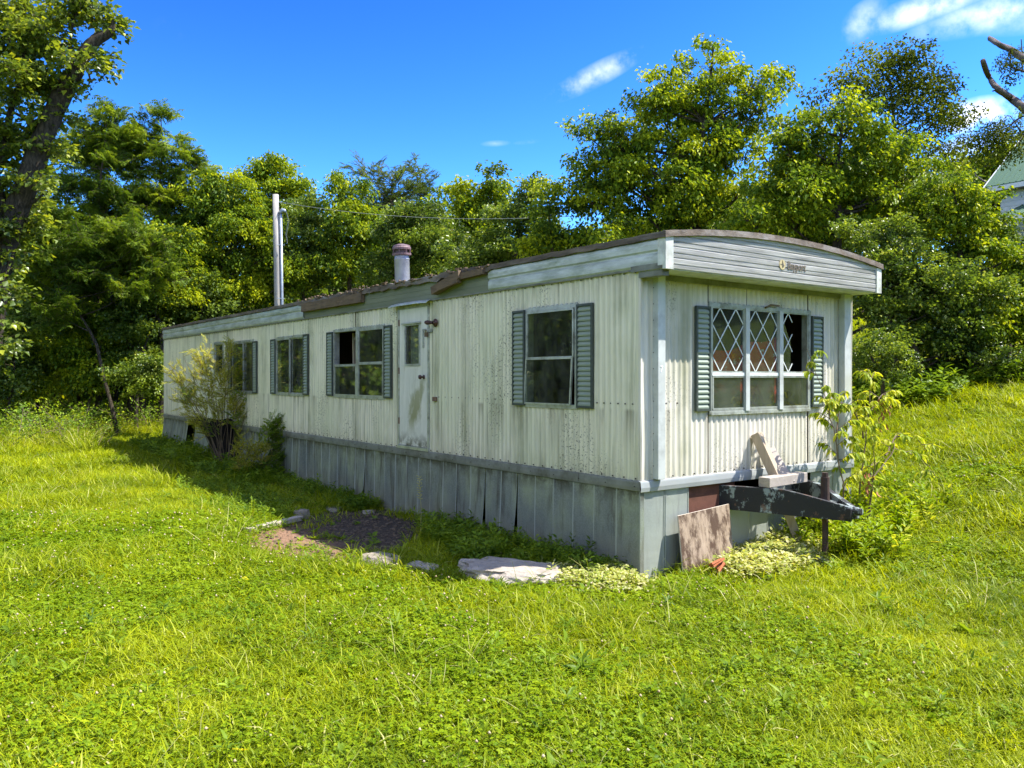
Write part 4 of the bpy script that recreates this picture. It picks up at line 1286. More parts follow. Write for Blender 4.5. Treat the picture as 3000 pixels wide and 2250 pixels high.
# lettering and badge on the front fascia, house number on the pilaster
def text_mesh(txt, size, mat, name, loc, sx=1.0, depth=0.0015):
    cu = bpy.data.curves.new(name, 'FONT'); cu.body = txt; cu.size = size; cu.extrude = depth; cu.offset = 0.0022 if len(txt) > 1 else 0.001
    tmp = bpy.data.objects.new(name, cu); COL.objects.link(tmp)
    dg = bpy.context.evaluated_depsgraph_get()
    me = bpy.data.meshes.new_from_object(tmp.evaluated_get(dg))
    bpy.data.objects.remove(tmp); me.materials.clear(); me.materials.append(mat)
    o = link_mesh(name, me, home, loc, (R(90), 0, 0)); o.scale = (sx, 1, 1)
    return o


text_mesh('Bayport', 0.118, MAT['ink'], 'lettering', (1.815, -0.3505, 3.035), 0.86)
mb = MB(); mb.lathe([(0, 0), (.050, 0), (.053, .0015), (.0, .003)], 28)
bd = mb.build('badge', MAT['badge'], home); bd.location = (1.725, -0.3495, 3.075); bd.rotation_euler = (R(90), 0, 0)
mb = MB()
mb.beam((1.722, -.3535, 3.04), (1.722, -.3535, 3.118), .004, .002); mb.add([(1.728, -.3537, 3.05), (1.752, -.3537, 3.05), (1.728, -.3537, 3.11)], [(0, 1, 2)])
mb.beam((1.69, -.3535, 3.078), (1.755, -.3535, 3.070), .002, .004); mb.build('badge_mark', MAT['ink'], home)
text_mesh('7', 0.085, MAT['numeral'], 'numeral', (0.176, -0.0835, 1.952), 0.9)

# ---- skirting: every sheet is its own panel
GAPS = [(11.6, 13.15), (14.75, 15.5)]


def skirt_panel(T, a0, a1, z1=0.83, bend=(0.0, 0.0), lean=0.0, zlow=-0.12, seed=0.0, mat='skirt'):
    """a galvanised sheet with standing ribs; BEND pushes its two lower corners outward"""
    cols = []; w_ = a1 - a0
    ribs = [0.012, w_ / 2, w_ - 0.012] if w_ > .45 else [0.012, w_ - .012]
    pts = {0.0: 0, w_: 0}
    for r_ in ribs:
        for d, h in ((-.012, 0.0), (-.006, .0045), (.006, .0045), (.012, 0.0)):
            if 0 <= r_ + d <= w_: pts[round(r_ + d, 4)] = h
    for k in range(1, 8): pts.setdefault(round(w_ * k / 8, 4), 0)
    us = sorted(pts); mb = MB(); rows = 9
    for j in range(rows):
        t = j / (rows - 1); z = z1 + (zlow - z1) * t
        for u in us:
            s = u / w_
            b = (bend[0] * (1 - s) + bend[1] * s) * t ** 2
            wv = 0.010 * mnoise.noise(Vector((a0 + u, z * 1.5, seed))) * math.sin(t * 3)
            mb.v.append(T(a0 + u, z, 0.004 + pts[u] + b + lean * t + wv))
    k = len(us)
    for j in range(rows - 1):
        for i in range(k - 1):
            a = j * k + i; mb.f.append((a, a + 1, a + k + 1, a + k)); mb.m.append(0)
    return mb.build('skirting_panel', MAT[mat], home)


edges = [0.0]
while edges[-1] < LEN - .3: edges.append(round(edges[-1] + 0.64 + 0.0 * rnd.random(), 3))
edges[-1] = LEN
special = {3: (0.0, 0.0), 4: (0.0, 0.0)}
for k in range(len(edges) - 1):
    a0, a1 = edges[k], edges[k + 1]
    mid = (a0 + a1) / 2
    if any(g0 < mid < g1 for g0, g1 in GAPS): continue
    b = (rnd.uniform(-.005, .012), rnd.uniform(-.005, .012))
    if k == 3: b = (0.09, 0.0)
    if k == 4: b = (0.07, -0.01)
    if k == 9: b = (0.04, 0.0)
    if mid > 13.1: b = (rnd.uniform(0.0, .10), rnd.uniform(.0, .10))
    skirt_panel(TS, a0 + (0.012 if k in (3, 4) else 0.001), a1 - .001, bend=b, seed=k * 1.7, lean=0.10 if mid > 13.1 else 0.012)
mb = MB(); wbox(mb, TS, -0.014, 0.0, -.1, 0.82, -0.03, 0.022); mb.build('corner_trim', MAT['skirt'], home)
gr = g(*L2W(3.0, 0).xy)
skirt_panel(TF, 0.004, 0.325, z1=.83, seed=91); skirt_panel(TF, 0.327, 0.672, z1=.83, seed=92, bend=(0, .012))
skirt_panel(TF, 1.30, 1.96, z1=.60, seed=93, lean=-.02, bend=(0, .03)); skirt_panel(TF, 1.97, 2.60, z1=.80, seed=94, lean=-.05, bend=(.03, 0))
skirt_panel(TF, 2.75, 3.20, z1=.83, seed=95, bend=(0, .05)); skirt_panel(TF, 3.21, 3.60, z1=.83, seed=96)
mb = MB(); mb.box(0.68, 1.42, 0.02, 0.05, 0.50, 0.84); mb.build('brown_header', MAT['rust'], home)
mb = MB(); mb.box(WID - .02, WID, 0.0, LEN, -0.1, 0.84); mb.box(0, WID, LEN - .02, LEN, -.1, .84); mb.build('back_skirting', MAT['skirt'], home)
mb = MB()                                                   # steel chassis beams
for x in (1.05, 2.55): mb.box(x - .04, x + .04, 0.1, LEN - .2, 0.60, 0.83)
mb.build('chassis_rail', MAT['rust'], home)

# ---- tongue: two steel beams that meet at the coupler, jack post between
def taper_beam(a, b, w, za, zb, name):
    a = Vector(a); b = Vector(b); d = (b - a).normalized(); s = d.cross(Vector((0, 0, 1))).normalized() * w / 2
    mb = MB(); n = 10
    for i in range(n + 1):
        t = i / n; c = a.lerp(b, t)
        top = za[0] + (zb[0] - za[0]) * max(0, (t - .62) / .38) - 0.02 * t
        bot = za[1] + (zb[1] - za[1]) * t
        for q, z in ((c - s, bot), (c + s, bot), (c + s, top), (c - s, top)): mb.v.append((q.x, q.y, z))
    for i in range(n):
        for k in range(4):
            p_ = i * 4 + k; q_ = i * 4 + (k + 1) % 4; mb.f.append((p_, q_, q_ + 4, p_ + 4)); mb.m.append(0)
    mb.f += [(3, 2, 1, 0), (n * 4, n * 4 + 1, n * 4 + 2, n * 4 + 3)]; mb.m += [0, 0]
    # top and bottom flanges
    return mb.build(name, MAT['tongue'], home, bevel=.004)


taper_beam((1.02, 0.35, 0), (1.80, -1.08, 0), 0.06, (0.79, 0.555), (0.655, 0.50), 'tongue_beam')
taper_beam((2.62, 0.35, 0), (1.88, -1.04, 0), 0.06, (0.79, 0.60), (0.655, 0.52), 'tongue_beam')
mb = MB(); mb.box(1.74, 1.90, -1.10, -0.93, 0.52, 0.63); mb.tube([(1.82, -1.06, .60), (1.82, -1.17, .60)], [.05, .035], 10); mb.box(1.64, 2.0, -.84, -.72, .62, .65); mb.build('coupler', MAT['tongue'], home, bevel=.006)
mb = MB(); mb.tube([(1.82, -.78, .10), (1.82, -.78, .62)], .030, 12); mb.tube([(1.82, -.78, .62), (1.82, -.78, .90)], .042, 12); mb.tube([(1.82, -.78, .90), (1.82, -.78, .945)], .030, 10); mb.box(1.74, 1.90, -.86, -.70, .06, .10)
mb.build('jack_post', MAT['jack'], home, smooth=False)
for xa, xb, y in ((1.25, 2.42, -.08),):
    mb = MB(); mb.box(xa, xb, y - .03, y + .03, .58, .66); mb.build('cross_member', MAT['tongue'], home)

# ------------------------------------------------------------------ things on and by the home
def LT(x, y, z=0.0):
    p = L2W(x, y); return Vector((p.x, p.y, z))


flue = thing('flue_pipe', 'galvanised flue pipe with rusty cap standing on the mobile home roof', 'chimney', LT(0.75, 5.95, 3.27), ROT)
mb = MB(); mb.lathe([(0.15, -0.05), (0.15, 0.02), (.14, .03), (.125, .06), (.118, .07)], 24); mb.build('flange', MAT['flange'], flue, smooth=True)
mb = MB(); mb.lathe([(.125, .06), (.165, .075), (.165, .09), (.125, .13), (.118, .14)], 24); mb.build('collar', MAT['flue_collar'], flue, smooth=True)
mb = MB(); mb.lathe([(.118, .10), (.118, .50), (.122, .505), (.122, .515), (.114, .52), (.114, .58)], 24); mb.build('pipe', MAT['flue'], flue, smooth=True)
mb = MB(); mb.lathe([(.114, .565), (.150, .57), (.152, .60), (.10, .605)], 24)
mb.lathe([(.10, .605), (.10, .66)], 24); mb.lathe([(.148, .655), (.150, .685), (.138, .70), (.130, .725), (.05, .745), (0, .748)], 24)
for k in range(8):
    t = k * math.pi / 4; mb.tube([(.14 * math.cos(t), .14 * math.sin(t), .598), (.14 * math.cos(t), .14 * math.sin(t), .66)], .008, 5)
mb.build('cap', MAT['flue_cap'], flue)
flue.rotation_euler = (R(2), R(-3), ROT)

b1_ = MB(); y0, y1, n = 5.72, 8.02, 30
for i in range(n + 1):
    y = y0 + (y1 - y0) * i / n; q = lambda s: 0.010 * mnoise.noise(Vector((y * 5, s, 2)))
    for k, (x, z) in enumerate(((-0.03, 3.185), (-0.095, 3.18), (-0.10, 3.035), (-0.035, 3.03))):
        b1_.v.append((x + q(k), y, z + q(k + 5)))
for i in range(n):
    for k in range(4):
        a = i * 4 + k; b = i * 4 + (k + 1) % 4; b1_.f.append((a, b, b + 4, a + 4)); b1_.m.append(0)
b1_.f += [(3, 2, 1, 0), (n * 4, n * 4 + 1, n * 4 + 2, n * 4 + 3)]; b1_.m += [0, 0]
b1_.build('rafter_board', MAT['rotten'], home)['label'] = 'long rotten board hanging under the roof edge'
mb = MB(); mb.beam((-.085, 3.62, 3.02), (-.075, 2.98, 3.175), .10, .10, up=(1, 0, 0)); mb.beam((-.12, 3.45, 3.03), (-.10, 3.0, 3.10), .05, .06, up=(1, 0, 0)); mb.build('rafter_end', MAT['rotten'], home)['label'] = 'splintered rafter end jutting from the torn fascia'
mb = MB(); mb.beam((-.06, 3.05, 3.15), (-.06, 2.50, 3.165), .075, .085, up=(1, 0, 0)); mb.build('rafter_end', MAT['rotten'], home)

# utility pole behind the home, with conduit and wire
PP = at(810, 1106, 26.6)
gp = g(PP.x, PP.y); topz = EYE + (1106 - 570) / F * 26.6
pole = thing('utility_pole', 'grey weathered wooden utility pole standing behind the mobile home', 'utility pole', (PP.x, PP.y, gp))
mb = MB(); hp = topz - gp
mb.tube([(0.10, 0, -.3), (0.06, 0, hp * .3), (.02, 0, hp * .7), (-.03, 0, hp)], [.115, .11, .105, .098], 14, jag=.08); mb.build('shaft', MAT['pole'], pole, smooth=True)
mb = MB(); mb.tube([(.23, -.02, 0), (.195, -.02, hp * .5), (.145, -.02, hp - .62)], [.045, .045, .045], 10)
mb.tube([(.145, -.02, hp - .64), (.15, -.02, hp - .56), (.20, -.02, hp - .51), (.27, -.02, hp - .53), (.30, -.02, hp - .58)], [.052, .062, .066, .058, .04], 10); mb.build('conduit', MAT['conduit'], pole, smooth=True)
mb = MB()
for z in (hp * .55, hp * .78): mb.tube([(.06, -.13, z), (.30, -.10, z)], .012, 5)
mb.tube([(.05, 0, hp - .25), (.16, 0, hp - .25)], .02, 6); mb.build('bracket', MAT['conduit'], pole)
mb = MB()
for s in (0, .03): mb.tube([(.33, -.02, hp - .58), (.38 + s, 0, hp - .85), (.30 + s, 0, hp - 1.3), (.36, 0, hp - 1.6)], .007, 4)
mb.build('service_drop', MAT['wire'], pole)
w0 = Vector((PP.x + .15, PP.y, topz - .25)); w1 = at(1700, 632, 21.5)
mb = MB(); mb.tube([w0.lerp(w1, t) - Vector((0, 0, 0.75 * 4 * t * (1 - t) * 0.35)) for t in [i / 24 for i in range(25)]], .007, 5)
tag(mb.build('overhead_wire', MAT['wire']), 'thin service wire running from the utility pole towards the tall tree', 'wire')
mb = MB(); a = at(2690, 440, 26); b = at(3120, 285, 26)
mb.tube([a.lerp(b, t) - Vector((0, 0, 0.25 * 4 * t * (1 - t))) for t in [i / 12 for i in range(13)]], .012, 5)
tag(mb.build('overhead_wire', MAT['wire']), 'dark cable crossing the open sky beside the green roofed house', 'wire')

# red cloth standing in for the red shape in the front window's glass
mb = MB(); n = 40
for i in range(n + 1):
    t = i / n; x = 1.0 + 1.35 * t; top = 2.13 + .24 * t + .02 * math.sin(t * 14)
    for j in range(7):
        s = j / 6; mb.v.append((x, 0.095 + .012 * math.sin(t * 23) * s, top + (1.62 - top) * s))
for i in range(n):
    for j in range(6):
        a = i * 7 + j; mb.f.append((a, a + 1, a + 8, a + 7)); mb.m.append(0)
o = mb.build('red_cloth', MAT['red'], smooth=True); o.location = (C0[0], C0[1], 0); o.rotation_euler = (0, 0, ROT)
sm = o.modifiers.new('t', 'SOLIDIFY'); sm.thickness = .004
tag(o, 'red cloth with faded white print standing in for the red shape in the lattice window', 'cloth')


def rock(name, label, x, y, sx, sy, sz, rot, mat, seed, flat=0.6, sink=.35, jag=.22, sub=4):
    import bmesh
    bm = bmesh.new(); bmesh.ops.create_icosphere(bm, subdivisions=sub, radius=1)
    for v in bm.verts:
        p = v.co.copy(); d = 1 + jag * mnoise.noise(p * 1.2 + Vector((seed, 0, 0))) + jag * .5 * mnoise.noise(p * 3 + Vector((seed, 3, 0))) + jag * .12 * mnoise.noise(p * 9)
        q = p * d; q.z = (1 if q.z > 0 else -1) * min(abs(q.z), flat + .10 * mnoise.noise(p * 4 + Vector((seed, 0, 5))))
        v.co = Vector((q.x * sx, q.y * sy, q.z * sz))
    me = bpy.data.meshes.new(name); bm.to_mesh(me); bm.free(); me.materials.append(MAT[mat])
    w_ = L2W(x, y)
    o = link_mesh(name, me, None, (w_.x, w_.y, g(w_.x, w_.y) + sz * flat - sz * sink), (0, 0, ROT + rot))
    return tag(o, label, 'stone')


rock('stone_slab', 'large flat pale limestone slab in the grass near the home corner', -.97, .86, .54, .33, .17, R(118), 'stone', 3.3, flat=.45, sink=.10, jag=.38, sub=5)
rock('rock', 'grey lichened rock at the edge of the bare earth patch', -1.70, 1.95, .27, .17, .14, R(100), 'stone_dark', 8.1)
rock('rock', 'small upright rock between the lichened rock and the limestone slab', -1.52, 1.47, .13, .20, .12, R(20), 'stone', 5.5)
rock('rock', 'pale block of rock beside the end of the half buried plank', -1.30, 5.03, .14, .10, .12, R(60), 'stone_dark', 2.2, sink=.2)
rock('rock', 'flat dark stone on the weedy strip under the skirting', -.69, 5.39, .20, .12, .07, R(80), 'stone_dark', 6.6)
rock('rock', 'little light grey stone near the weeds against the skirting', -.40, 4.86, .09, .07, .07, R(10), 'stone', 9.4, sub=3)
for nm, ln, x0, y0, x1, y1, lb in (('ground_plank', 1, -2.25, 4.45, -1.42, 4.80, 'weathered plank lying half buried beside the bare earth patch'),):
    a = L2W(x0, y0); b = L2W(x1, y1); a.z = g(a.x, a.y) + .05; b.z = g(b.x, b.y) + .06
    mb = MB(); mb.beam(a, b, .11, .06); tag(mb.build(nm, MAT['lumber_grey'], bevel=.006), lb, 'plank')

hm = lambda x, y, z: (L2W(x, y).x, L2W(x, y).y, z)
# plywood sheet leaning on the front skirting
mb = MB()
fr = [(0.36, .03, -.21), (1.11, .10, -.21), (1.175, .605, -.10), (0.41, .56, -.10)]
vs = [hm(x, y, z) for x, z, y in fr] + [hm(x, y + .014, z) for x, z, y in fr]
mb.add(vs, [(0, 1, 2, 3), (7, 6, 5, 4)], 0); mb.add(vs, [(0, 4, 5, 1), (1, 5, 6, 2), (2, 6, 7, 3), (3, 7, 4, 0)], 1)
tag(mb.build('plywood_sheet', [MAT['ply'], MAT['ply_edge']]), 'weather stained brown plywood sheet leaning against the front skirting', 'board')
mb = MB(); mb.beam(hm(1.73, -.30, .80), hm(1.69, -.05, 1.30), .09, .10, up=(0, 0, 1)); tag(mb.build('lumber_offcut', MAT['lumber'], bevel=.004), 'thick weathered lumber offcut leaning upright against the front siding', 'lumber')
mb = MB(); mb.beam(hm(1.80, -.38, .80), hm(1.90, -.06, 1.13), .035, .12, up=(1, 0, 0)); tag(mb.build('lumber_offcut', MAT['lumber_grey'], bevel=.004), 'thin grey board propped behind the thick leaning lumber offcut', 'lumber')
mb = MB(); mb.beam(hm(1.40, -.36, .835), hm(2.10, -.33, .84), .13, .10); tag(mb.build('lumber_offcut', MAT['lumber_grey'], bevel=.005), 'grey lumber block lying flat across the trailer tongue beams', 'lumber')
mb = MB(); mb.beam(hm(1.86, -.30, .53), hm(2.02, -.34, .16), .03, .09, up=(1, 0, 0)); tag(mb.build('lumber_offcut', MAT['lumber'], bevel=.003), 'short tan stick standing in the weeds under the trailer tongue', 'lumber')
mb = MB(); o_ = L2W(.52, -.40); zz = g(o_.x, o_.y) + .1
for k in range(5):
    d = Vector((rnd.uniform(-.06, .10), rnd.uniform(-.04, .04), rnd.uniform(-.02, .06)))
    mb.beam(Vector((o_.x, o_.y, zz)) + d, Vector((o_.x + .10, o_.y + .05, zz + .06)) + d * .5, .055, .02, up=(rnd.random(), rnd.random(), 1))
tag(mb.build('clay_shard', MAT['orange']), 'broken orange clay piece at the foot of the plywood sheet', 'shard')

# ------------------------------------------------------------------ the green roofed house up the slope
HX, HY = 30.6, 10.0


def HL(x, y, z): p = L2W(x, y); return (p.x, p.y, z)


hz = EYE + (1106 - 548) / F * (C0[1] + HX * VX[1] + HY * UY[1])
base = g(*L2W(HX, HY).xy) - 1
house = thing('house', 'white sided house with green metal roof beyond the shrubs', 'house', HL(HX, HY, base))
hinv = Matrix.Translation(house.location).inverted()


def hb(mb, name, mat):
    o = mb.build(name, mat, house); o.matrix_parent_inverse = hinv; return o


rise = 2.95 / 4.0
mb = MB()
xs_ = [HX + i * 4.4 / 11 for i in range(12)]
for yy in np.arange(HY - 14, HY + .01, .5):
    pass
mb.add([HL(HX, HY, hz), HL(HX + 4.4, HY, hz + 4.4 * rise), HL(HX + 4.4, HY - 16, hz + 4.4 * rise), HL(HX, HY - 16, hz),
        HL(HX, HY, hz - .06), HL(HX + 4.4, HY, hz + 4.4 * rise - .06), HL(HX + 4.4, HY - 16, hz + 4.4 * rise - .06), HL(HX, HY - 16, hz - .06)],
       [(0, 3, 2, 1), (4, 5, 6, 7), (0, 1, 5, 4), (0, 4, 7, 3)])
mb.add([HL(HX + 8.8, HY, hz), HL(HX + 4.4, HY, hz + 4.4 * rise), HL(HX + 4.4, HY - 16, hz + 4.4 * rise), HL(HX + 8.8, HY - 16, hz)], [(0, 1, 2, 3)])
for k in range(70):
    yy = HY - .05 - k * .23
    mb.beam(HL(HX, yy, hz + .012), HL(HX + 4.4, yy, hz + 4.4 * rise + .012), .035, .03)
mb.beam(HL(HX + 2.1, HY, hz + 2.1 * rise + .01), HL(HX + 2.1, HY - 16, hz + 2.1 * rise + .01), .04, .02)
hb(mb, 'roof', MAT['house_roof'])
mb = MB(); mb.beam(HL(HX + .02, HY + .02, hz - .14), HL(HX + .02, HY - 16, hz - .14), .05, .20); mb.beam(HL(HX, HY + .03, hz - .10), HL(HX + 4.4, HY + .03, hz + 4.4 * rise - .10), .05, .18); hb(mb, 'fascia', MAT['house_trim'])
mb = MB(); mb.add([HL(HX, HY, hz - .24), HL(HX + .6, HY, hz - .24), HL(HX + .6, HY - 16, hz - .24), HL(HX, HY - 16, hz - .24)], [(0, 1, 2, 3)]); hb(mb, 'soffit', MAT['house_soffit'])
xw = HX + .55
k = 0; z = hz - .24
mb0 = MB(); mb0.v = [HL(xw, HY - .4, base - 1), HL(xw, HY - 16, base - 1), HL(xw, HY - 16, hz - .2), HL(xw, HY - .4, hz - .2), HL(HX + 8.2, HY - .4, base - 1), HL(HX + 8.2, HY - .4, hz - .2), HL(HX + 4.4, HY - .4, hz + 2.8)]
mb0.f = [(0, 1, 2, 3), (0, 3, 6, 5, 4)]; mb0.m = [0, 0]; hb(mb0, 'wall', MAT['house_wall'])
me = None
while z > base + .3:                                       # lap boards, each its own board
    mb = MB(); mb.add([HL(xw - .028, HY - .4, z - .21), HL(xw - .028, HY - 16, z - .21), HL(xw - .006, HY - 16, z), HL(xw - .006, HY - .4, z), HL(xw, HY - .4, z - .21), HL(xw, HY - 16, z - .21)], [(0, 1, 2, 3), (0, 4, 5, 1)])
    hb(mb, 'siding_board', MAT['house_wall']); z -= .205; k += 1
pz = hz - 1.62
mb = MB(); mb.add([HL(xw - .01, HY - 1.2, pz + .72), HL(xw - .01, HY - 16, pz + .72), HL(xw - 2.2, HY - 16, pz), HL(xw - 2.2, HY - 1.2, pz), HL(xw - 2.2, HY - 16, pz - .05), HL(xw - 2.2, HY - 1.2, pz - .05)], [(0, 1, 2, 3), (3, 2, 4, 5)])
for k in range(60):
    yy = HY - 1.25 - k * .23
    mb.beam(HL(xw - .02, yy, pz + .73), HL(xw - 2.2, yy, pz + .015), .035, .03)
hb(mb, 'porch_roof', MAT['house_roof'])
mb = MB(); mb.beam(HL(xw - 2.22, HY - 1.2, pz - .11), HL(xw - 2.22, HY - 16, pz - .11), .04, .18); hb(mb, 'fascia', MAT['house_trim'])
for yy in (-1.4, -4, -6.5):
    mb = MB(); mb.beam(HL(xw - 2.1, HY + yy, base - .5), HL(xw - 2.1, HY + yy, pz - .1), .12, .12); hb(mb, 'porch_post', MAT['house_soffit'])
mb = MB(); q = Vector(HL(HX + .35, HY + .08, hz + .25)); mb.tube([q, q + Vector((-.45, 0, .28)), q + Vector((-.50, 0, .62))], .035, 6); hb(mb, 'vent_pipe', MAT['bark_grey'])

# ------------------------------------------------------------------ trees and shrubs
def sprays_on(lobes, size, dens, up=0.25, fill=0.12, sub=1.0, hang=0.0, thin=1.0):
    """positions, turns and sizes of sprays that make a clumpy crown; LOBES: (centre, radius)"""
    P, E, S, Tn = [], [], [], []
    for c, Rr in lobes:
        lobe_tone = rng.normal(0, .06)
        c = np.array(c)
        area = 4 * math.pi * Rr * Rr
        nsub = max(4, int(13 * sub * (Rr ** 1.25)))
        total_n = dens * area / size ** 2 * thin
        for k in range(nsub):
            d = rng.normal(0, 1, 3); d[2] = abs(d[2]) * 0.9 - 0.25 if rng.random() < .75 else d[2]
            d /= np.linalg.norm(d)
            cc = c + d * Rr * rng.uniform(.45, .92) * np.array([1, 1, .9]); r = Rr * rng.uniform(.22, .42)
            n = max(3, int(total_n * (1 - fill) / nsub * rng.uniform(.6, 1.4)))
            q = rng.normal(0, 1, (n, 3)); q[:, 2] = np.where(rng.random(n) < .72, np.abs(q[:, 2]), q[:, 2]); q /= np.linalg.norm(q, axis=1, keepdims=True)
            pos = cc + q * r * rng.uniform(.5, 1.05, (n, 1)) * np.array([1, 1, .8])
            outd = q * .7 + d * .5 + rng.normal(0, .25, (n, 3))
            yaw = np.arctan2(outd[:, 1], outd[:, 0]); el = np.arctan2(outd[:, 2], np.hypot(outd[:, 0], outd[:, 1])) * .55 + up - hang
            P.append(pos); E.append(np.stack([rng.normal(0, .3, n), -el, yaw], 1)); S.append(size * rng.uniform(.7, 1.25, n)); Tn.append(np.full(n, lobe_tone + rng.normal(0, .19)))
        n = int(total_n * fill)
        if n:
            q = rng.normal(0, 1, (n, 3)); q /= np.linalg.norm(q, axis=1, keepdims=True)
            P.append(c + q * Rr * rng.uniform(.1, .7, (n, 1))); E.append(np.stack([rng.normal(0, .4, n), rng.normal(0, .3, n), rng.uniform(0, 6.28, n)], 1)); S.append(size * rng.uniform(.7, 1.2, n)); Tn.append(np.full(n, lobe_tone))
    P = np.concatenate(P); E = np.concatenate(E); S = np.concatenate(S)
    return P, E, S, np.concatenate(Tn)


def limb_pts(a, b, sag=.15, n=7, wob=.12):
    a, b = Vector(a), Vector(b); L_ = (b - a).length; out = []
    for i in range(n):
        t = i / (n - 1); p = a.lerp(b, t)
        s = math.sin(t * math.pi)
        p += Vector((mnoise.noise(a * 2 + Vector((t * 2, 0, 0))), mnoise.noise(b * 2 + Vector((0, t * 2, 0))), 0)) * L_ * wob * s
        p.z += sag * L_ * s * (-.4)
        out.append(p)
    return out


n_spray = 0


def tree(name, label, cat, Y, base_px, lobes, proto, size=.75, dens=4.2, trunk_r=.14, bark='bark', up=.25, fill=.12, sub=1.0, back=True,
         thin=1.0, lean=0, dY=None, limbs=True, group=None, extra=None):
    """LOBES (px, py, radius px, dY) read at distance Y give the crown its outline; each gets a real depth of its own"""
    global n_spray
    bx = (base_px - 1500) / F * Y
    by = Y + (dY or 0)
    bz = g(bx, by)
    t = thing(name, label, cat, (bx, by, bz), 0, group)
    inv = Matrix.Translation(t.location).inverted()
    L = []
    for lb in lobes:
        px, py, r = lb[:3]
        rr = r / F * Y
        dy = lb[3] if len(lb) > 3 else rng.uniform(-.5, .5) * rr + abs((px - base_px) / F * Y) * rng.uniform(-.2, .25)
        c = at(px, py, Y + dy)
        gz = g(c.x, c.y)
        if c.z - rr * .8 < gz: c.z = gz + rr * .8
        L.append((tuple(c), rr * (Y + dy) / Y))
    full = list(L)
    if back:
        for c, rr in L:
            if rr > .5: full.append(((c[0] + rng.uniform(-.4, .4) * rr, c[1] + rr * 1.3, c[2] - .1 * rr), rr * .9))
    P, E, S, Tn = sprays_on(full[:len(L)], size, dens, up, fill, sub, thin=thin)
    if len(full) > len(L):
        P2, E2, S2, T2 = sprays_on(full[len(L):], size * 1.15, dens * .6, up, fill, sub, thin=thin)
        P, E, S, Tn = np.concatenate([P, P2]), np.concatenate([E, E2]), np.concatenate([S, S2]), np.concatenate([Tn, T2])
    n_spray += len(P)
    P = P - np.array([bx, by, bz])
    kind(scatter('crown', proto, P, E, S, t, tone=Tn), 'stuff')
    # trunk with limbs into the lobes
    if limbs:
        tops = sorted(L, key=lambda q: q[0][2])
        cx = sum(q[0][0] for q in L) / len(L); cyy = sum(q[0][1] for q in L) / len(L); top = tops[-1][0]
        low = tops[0][0][2]
        mb = MB()
        fork = Vector((bx + (cx - bx) * .6, by + (cyy - by) * .6, bz + max(.8, (low - bz) * .75)))
        pts = [(bx, by, bz - .3), (bx, by, bz + .1)] + limb_pts((bx, by, bz + .3), fork, n=4, wob=.06)[1:]
        ptop = limb_pts(fork, top, n=8, wob=.08)[1:]
        allp = [Vector(p) for p in pts] + ptop
        rad = [trunk_r * (1.35 if i == 0 else 1.15 if i == 1 else 1 - .9 * i / (len(allp) - 1)) for i in range(len(allp))]
        mb.tube([p - Vector((bx, by, bz)) for p in allp], rad, 9, jag=.12)
        for c, rr in tops[:-1]:
            c = Vector(c)
            k = min(range(len(allp)), key=lambda i: abs(allp[i].z - (c.z - (c - allp[i]).length * .45)))
            k = max(2, min(k, len(allp) - 2))
            lp = limb_pts(allp[k], c, n=6)
            r0 = min(rad[k] * .6, trunk_r * .5)
            mb.tube([p - Vector((bx, by, bz)) for p in lp], [r0 * (1 - .8 * i / 5) for i in range(6)], 6, jag=.1)
            for _ in range(4):                      # twigs in the lobe
                e = c + Vector((rnd.uniform(-1, 1), rnd.uniform(-1, 1), rnd.uniform(-.3, 1))) * rr * .8
                mb.tube([lp[4] - Vector((bx, by, bz)), (lp[4] + e) / 2 + Vector((0, 0, .05)) - Vector((bx, by, bz)), e - Vector((bx, by, bz))], [r0 * .25, r0 * .18, .006], 4)
        mb.build('trunk', MAT[bark], t, smooth=True)
    return t


# far left: big maple with a leaning trunk, nearest of the trees
Ym = 15.0
tm = tree('maple_tree', 'big leafy maple leaning over the meadow with a thick bare limb against the sky', 'tree', Ym, -70,
          [(30, 40, 110), (120, 110, 70), (-60, 150, 130), (40, 260, 85), (235, 40, 34), (262, 20, 26, -.1), (-40, 400, 110), (75, 400, 48), (120, 250, 36), (228, 190, 24, -.3), (295, 90, 20, .15), (180, 60, 40), (310, 60, 14),
           (20, 520, 80), (100, 560, 34, -.2), (20, 640, 75), (-60, 700, 90), (240, 270, 20, .2), (270, 190, 18, .25), (185, 360, 20, .2), (150, 450, 24, .1), (10, 790, 50), (-90, 560, 110), (15, 870, 40, -.5), (-5, 950, 48, -.5), (-20, 1040, 50, -.4)],
          'maple_tuft', 0.34, 1.9, .2, limbs=False, fill=.2)
gx0, gy0, gz0 = tm.location
mb = MB()
tp = [(-75, 1380), (-50, 1100), (-20, 850), (15, 700), (55, 600), (85, 520), (112, 440), (140, 370), (170, 300), (205, 230), (240, 170), (282, 118), (318, 98), (331, 78), (330, 58)]
pp = [at(x, y, Ym) for x, y in tp]; pp[0].z = gz0 - .2
mb.tube([p - tm.location for p in pp], [.26, .25, .24, .22, .20, .19, .18, .18, .17, .155, .14, .11, .075, .045, .02], 12, jag=.25); mb.build('trunk', MAT['bark'], tm, smooth=True)
for a, b, r0 in (((20, 690), (-10, 480), .12), ((-10, 480), (60, 240), .10), ((60, 240), (70, 20), .08), ((170, 300), (120, 200), .05), ((205, 230), (215, 60), .05), ((215, 60), (245, -20), .035), ((140, 370), (40, 330), .06), ((60, 600), (140, 560), .04), ((240, 170), (270, 240), .03)):
    q = limb_pts(at(*a, Ym), at(*b, Ym - .1), n=6); mb = MB(); mb.tube([p - tm.location for p in q], [r0 * (1 - .6 * i / 5) for i in range(6)], 7, jag=.2); mb.build('limb', MAT['bark'], tm, smooth=True)

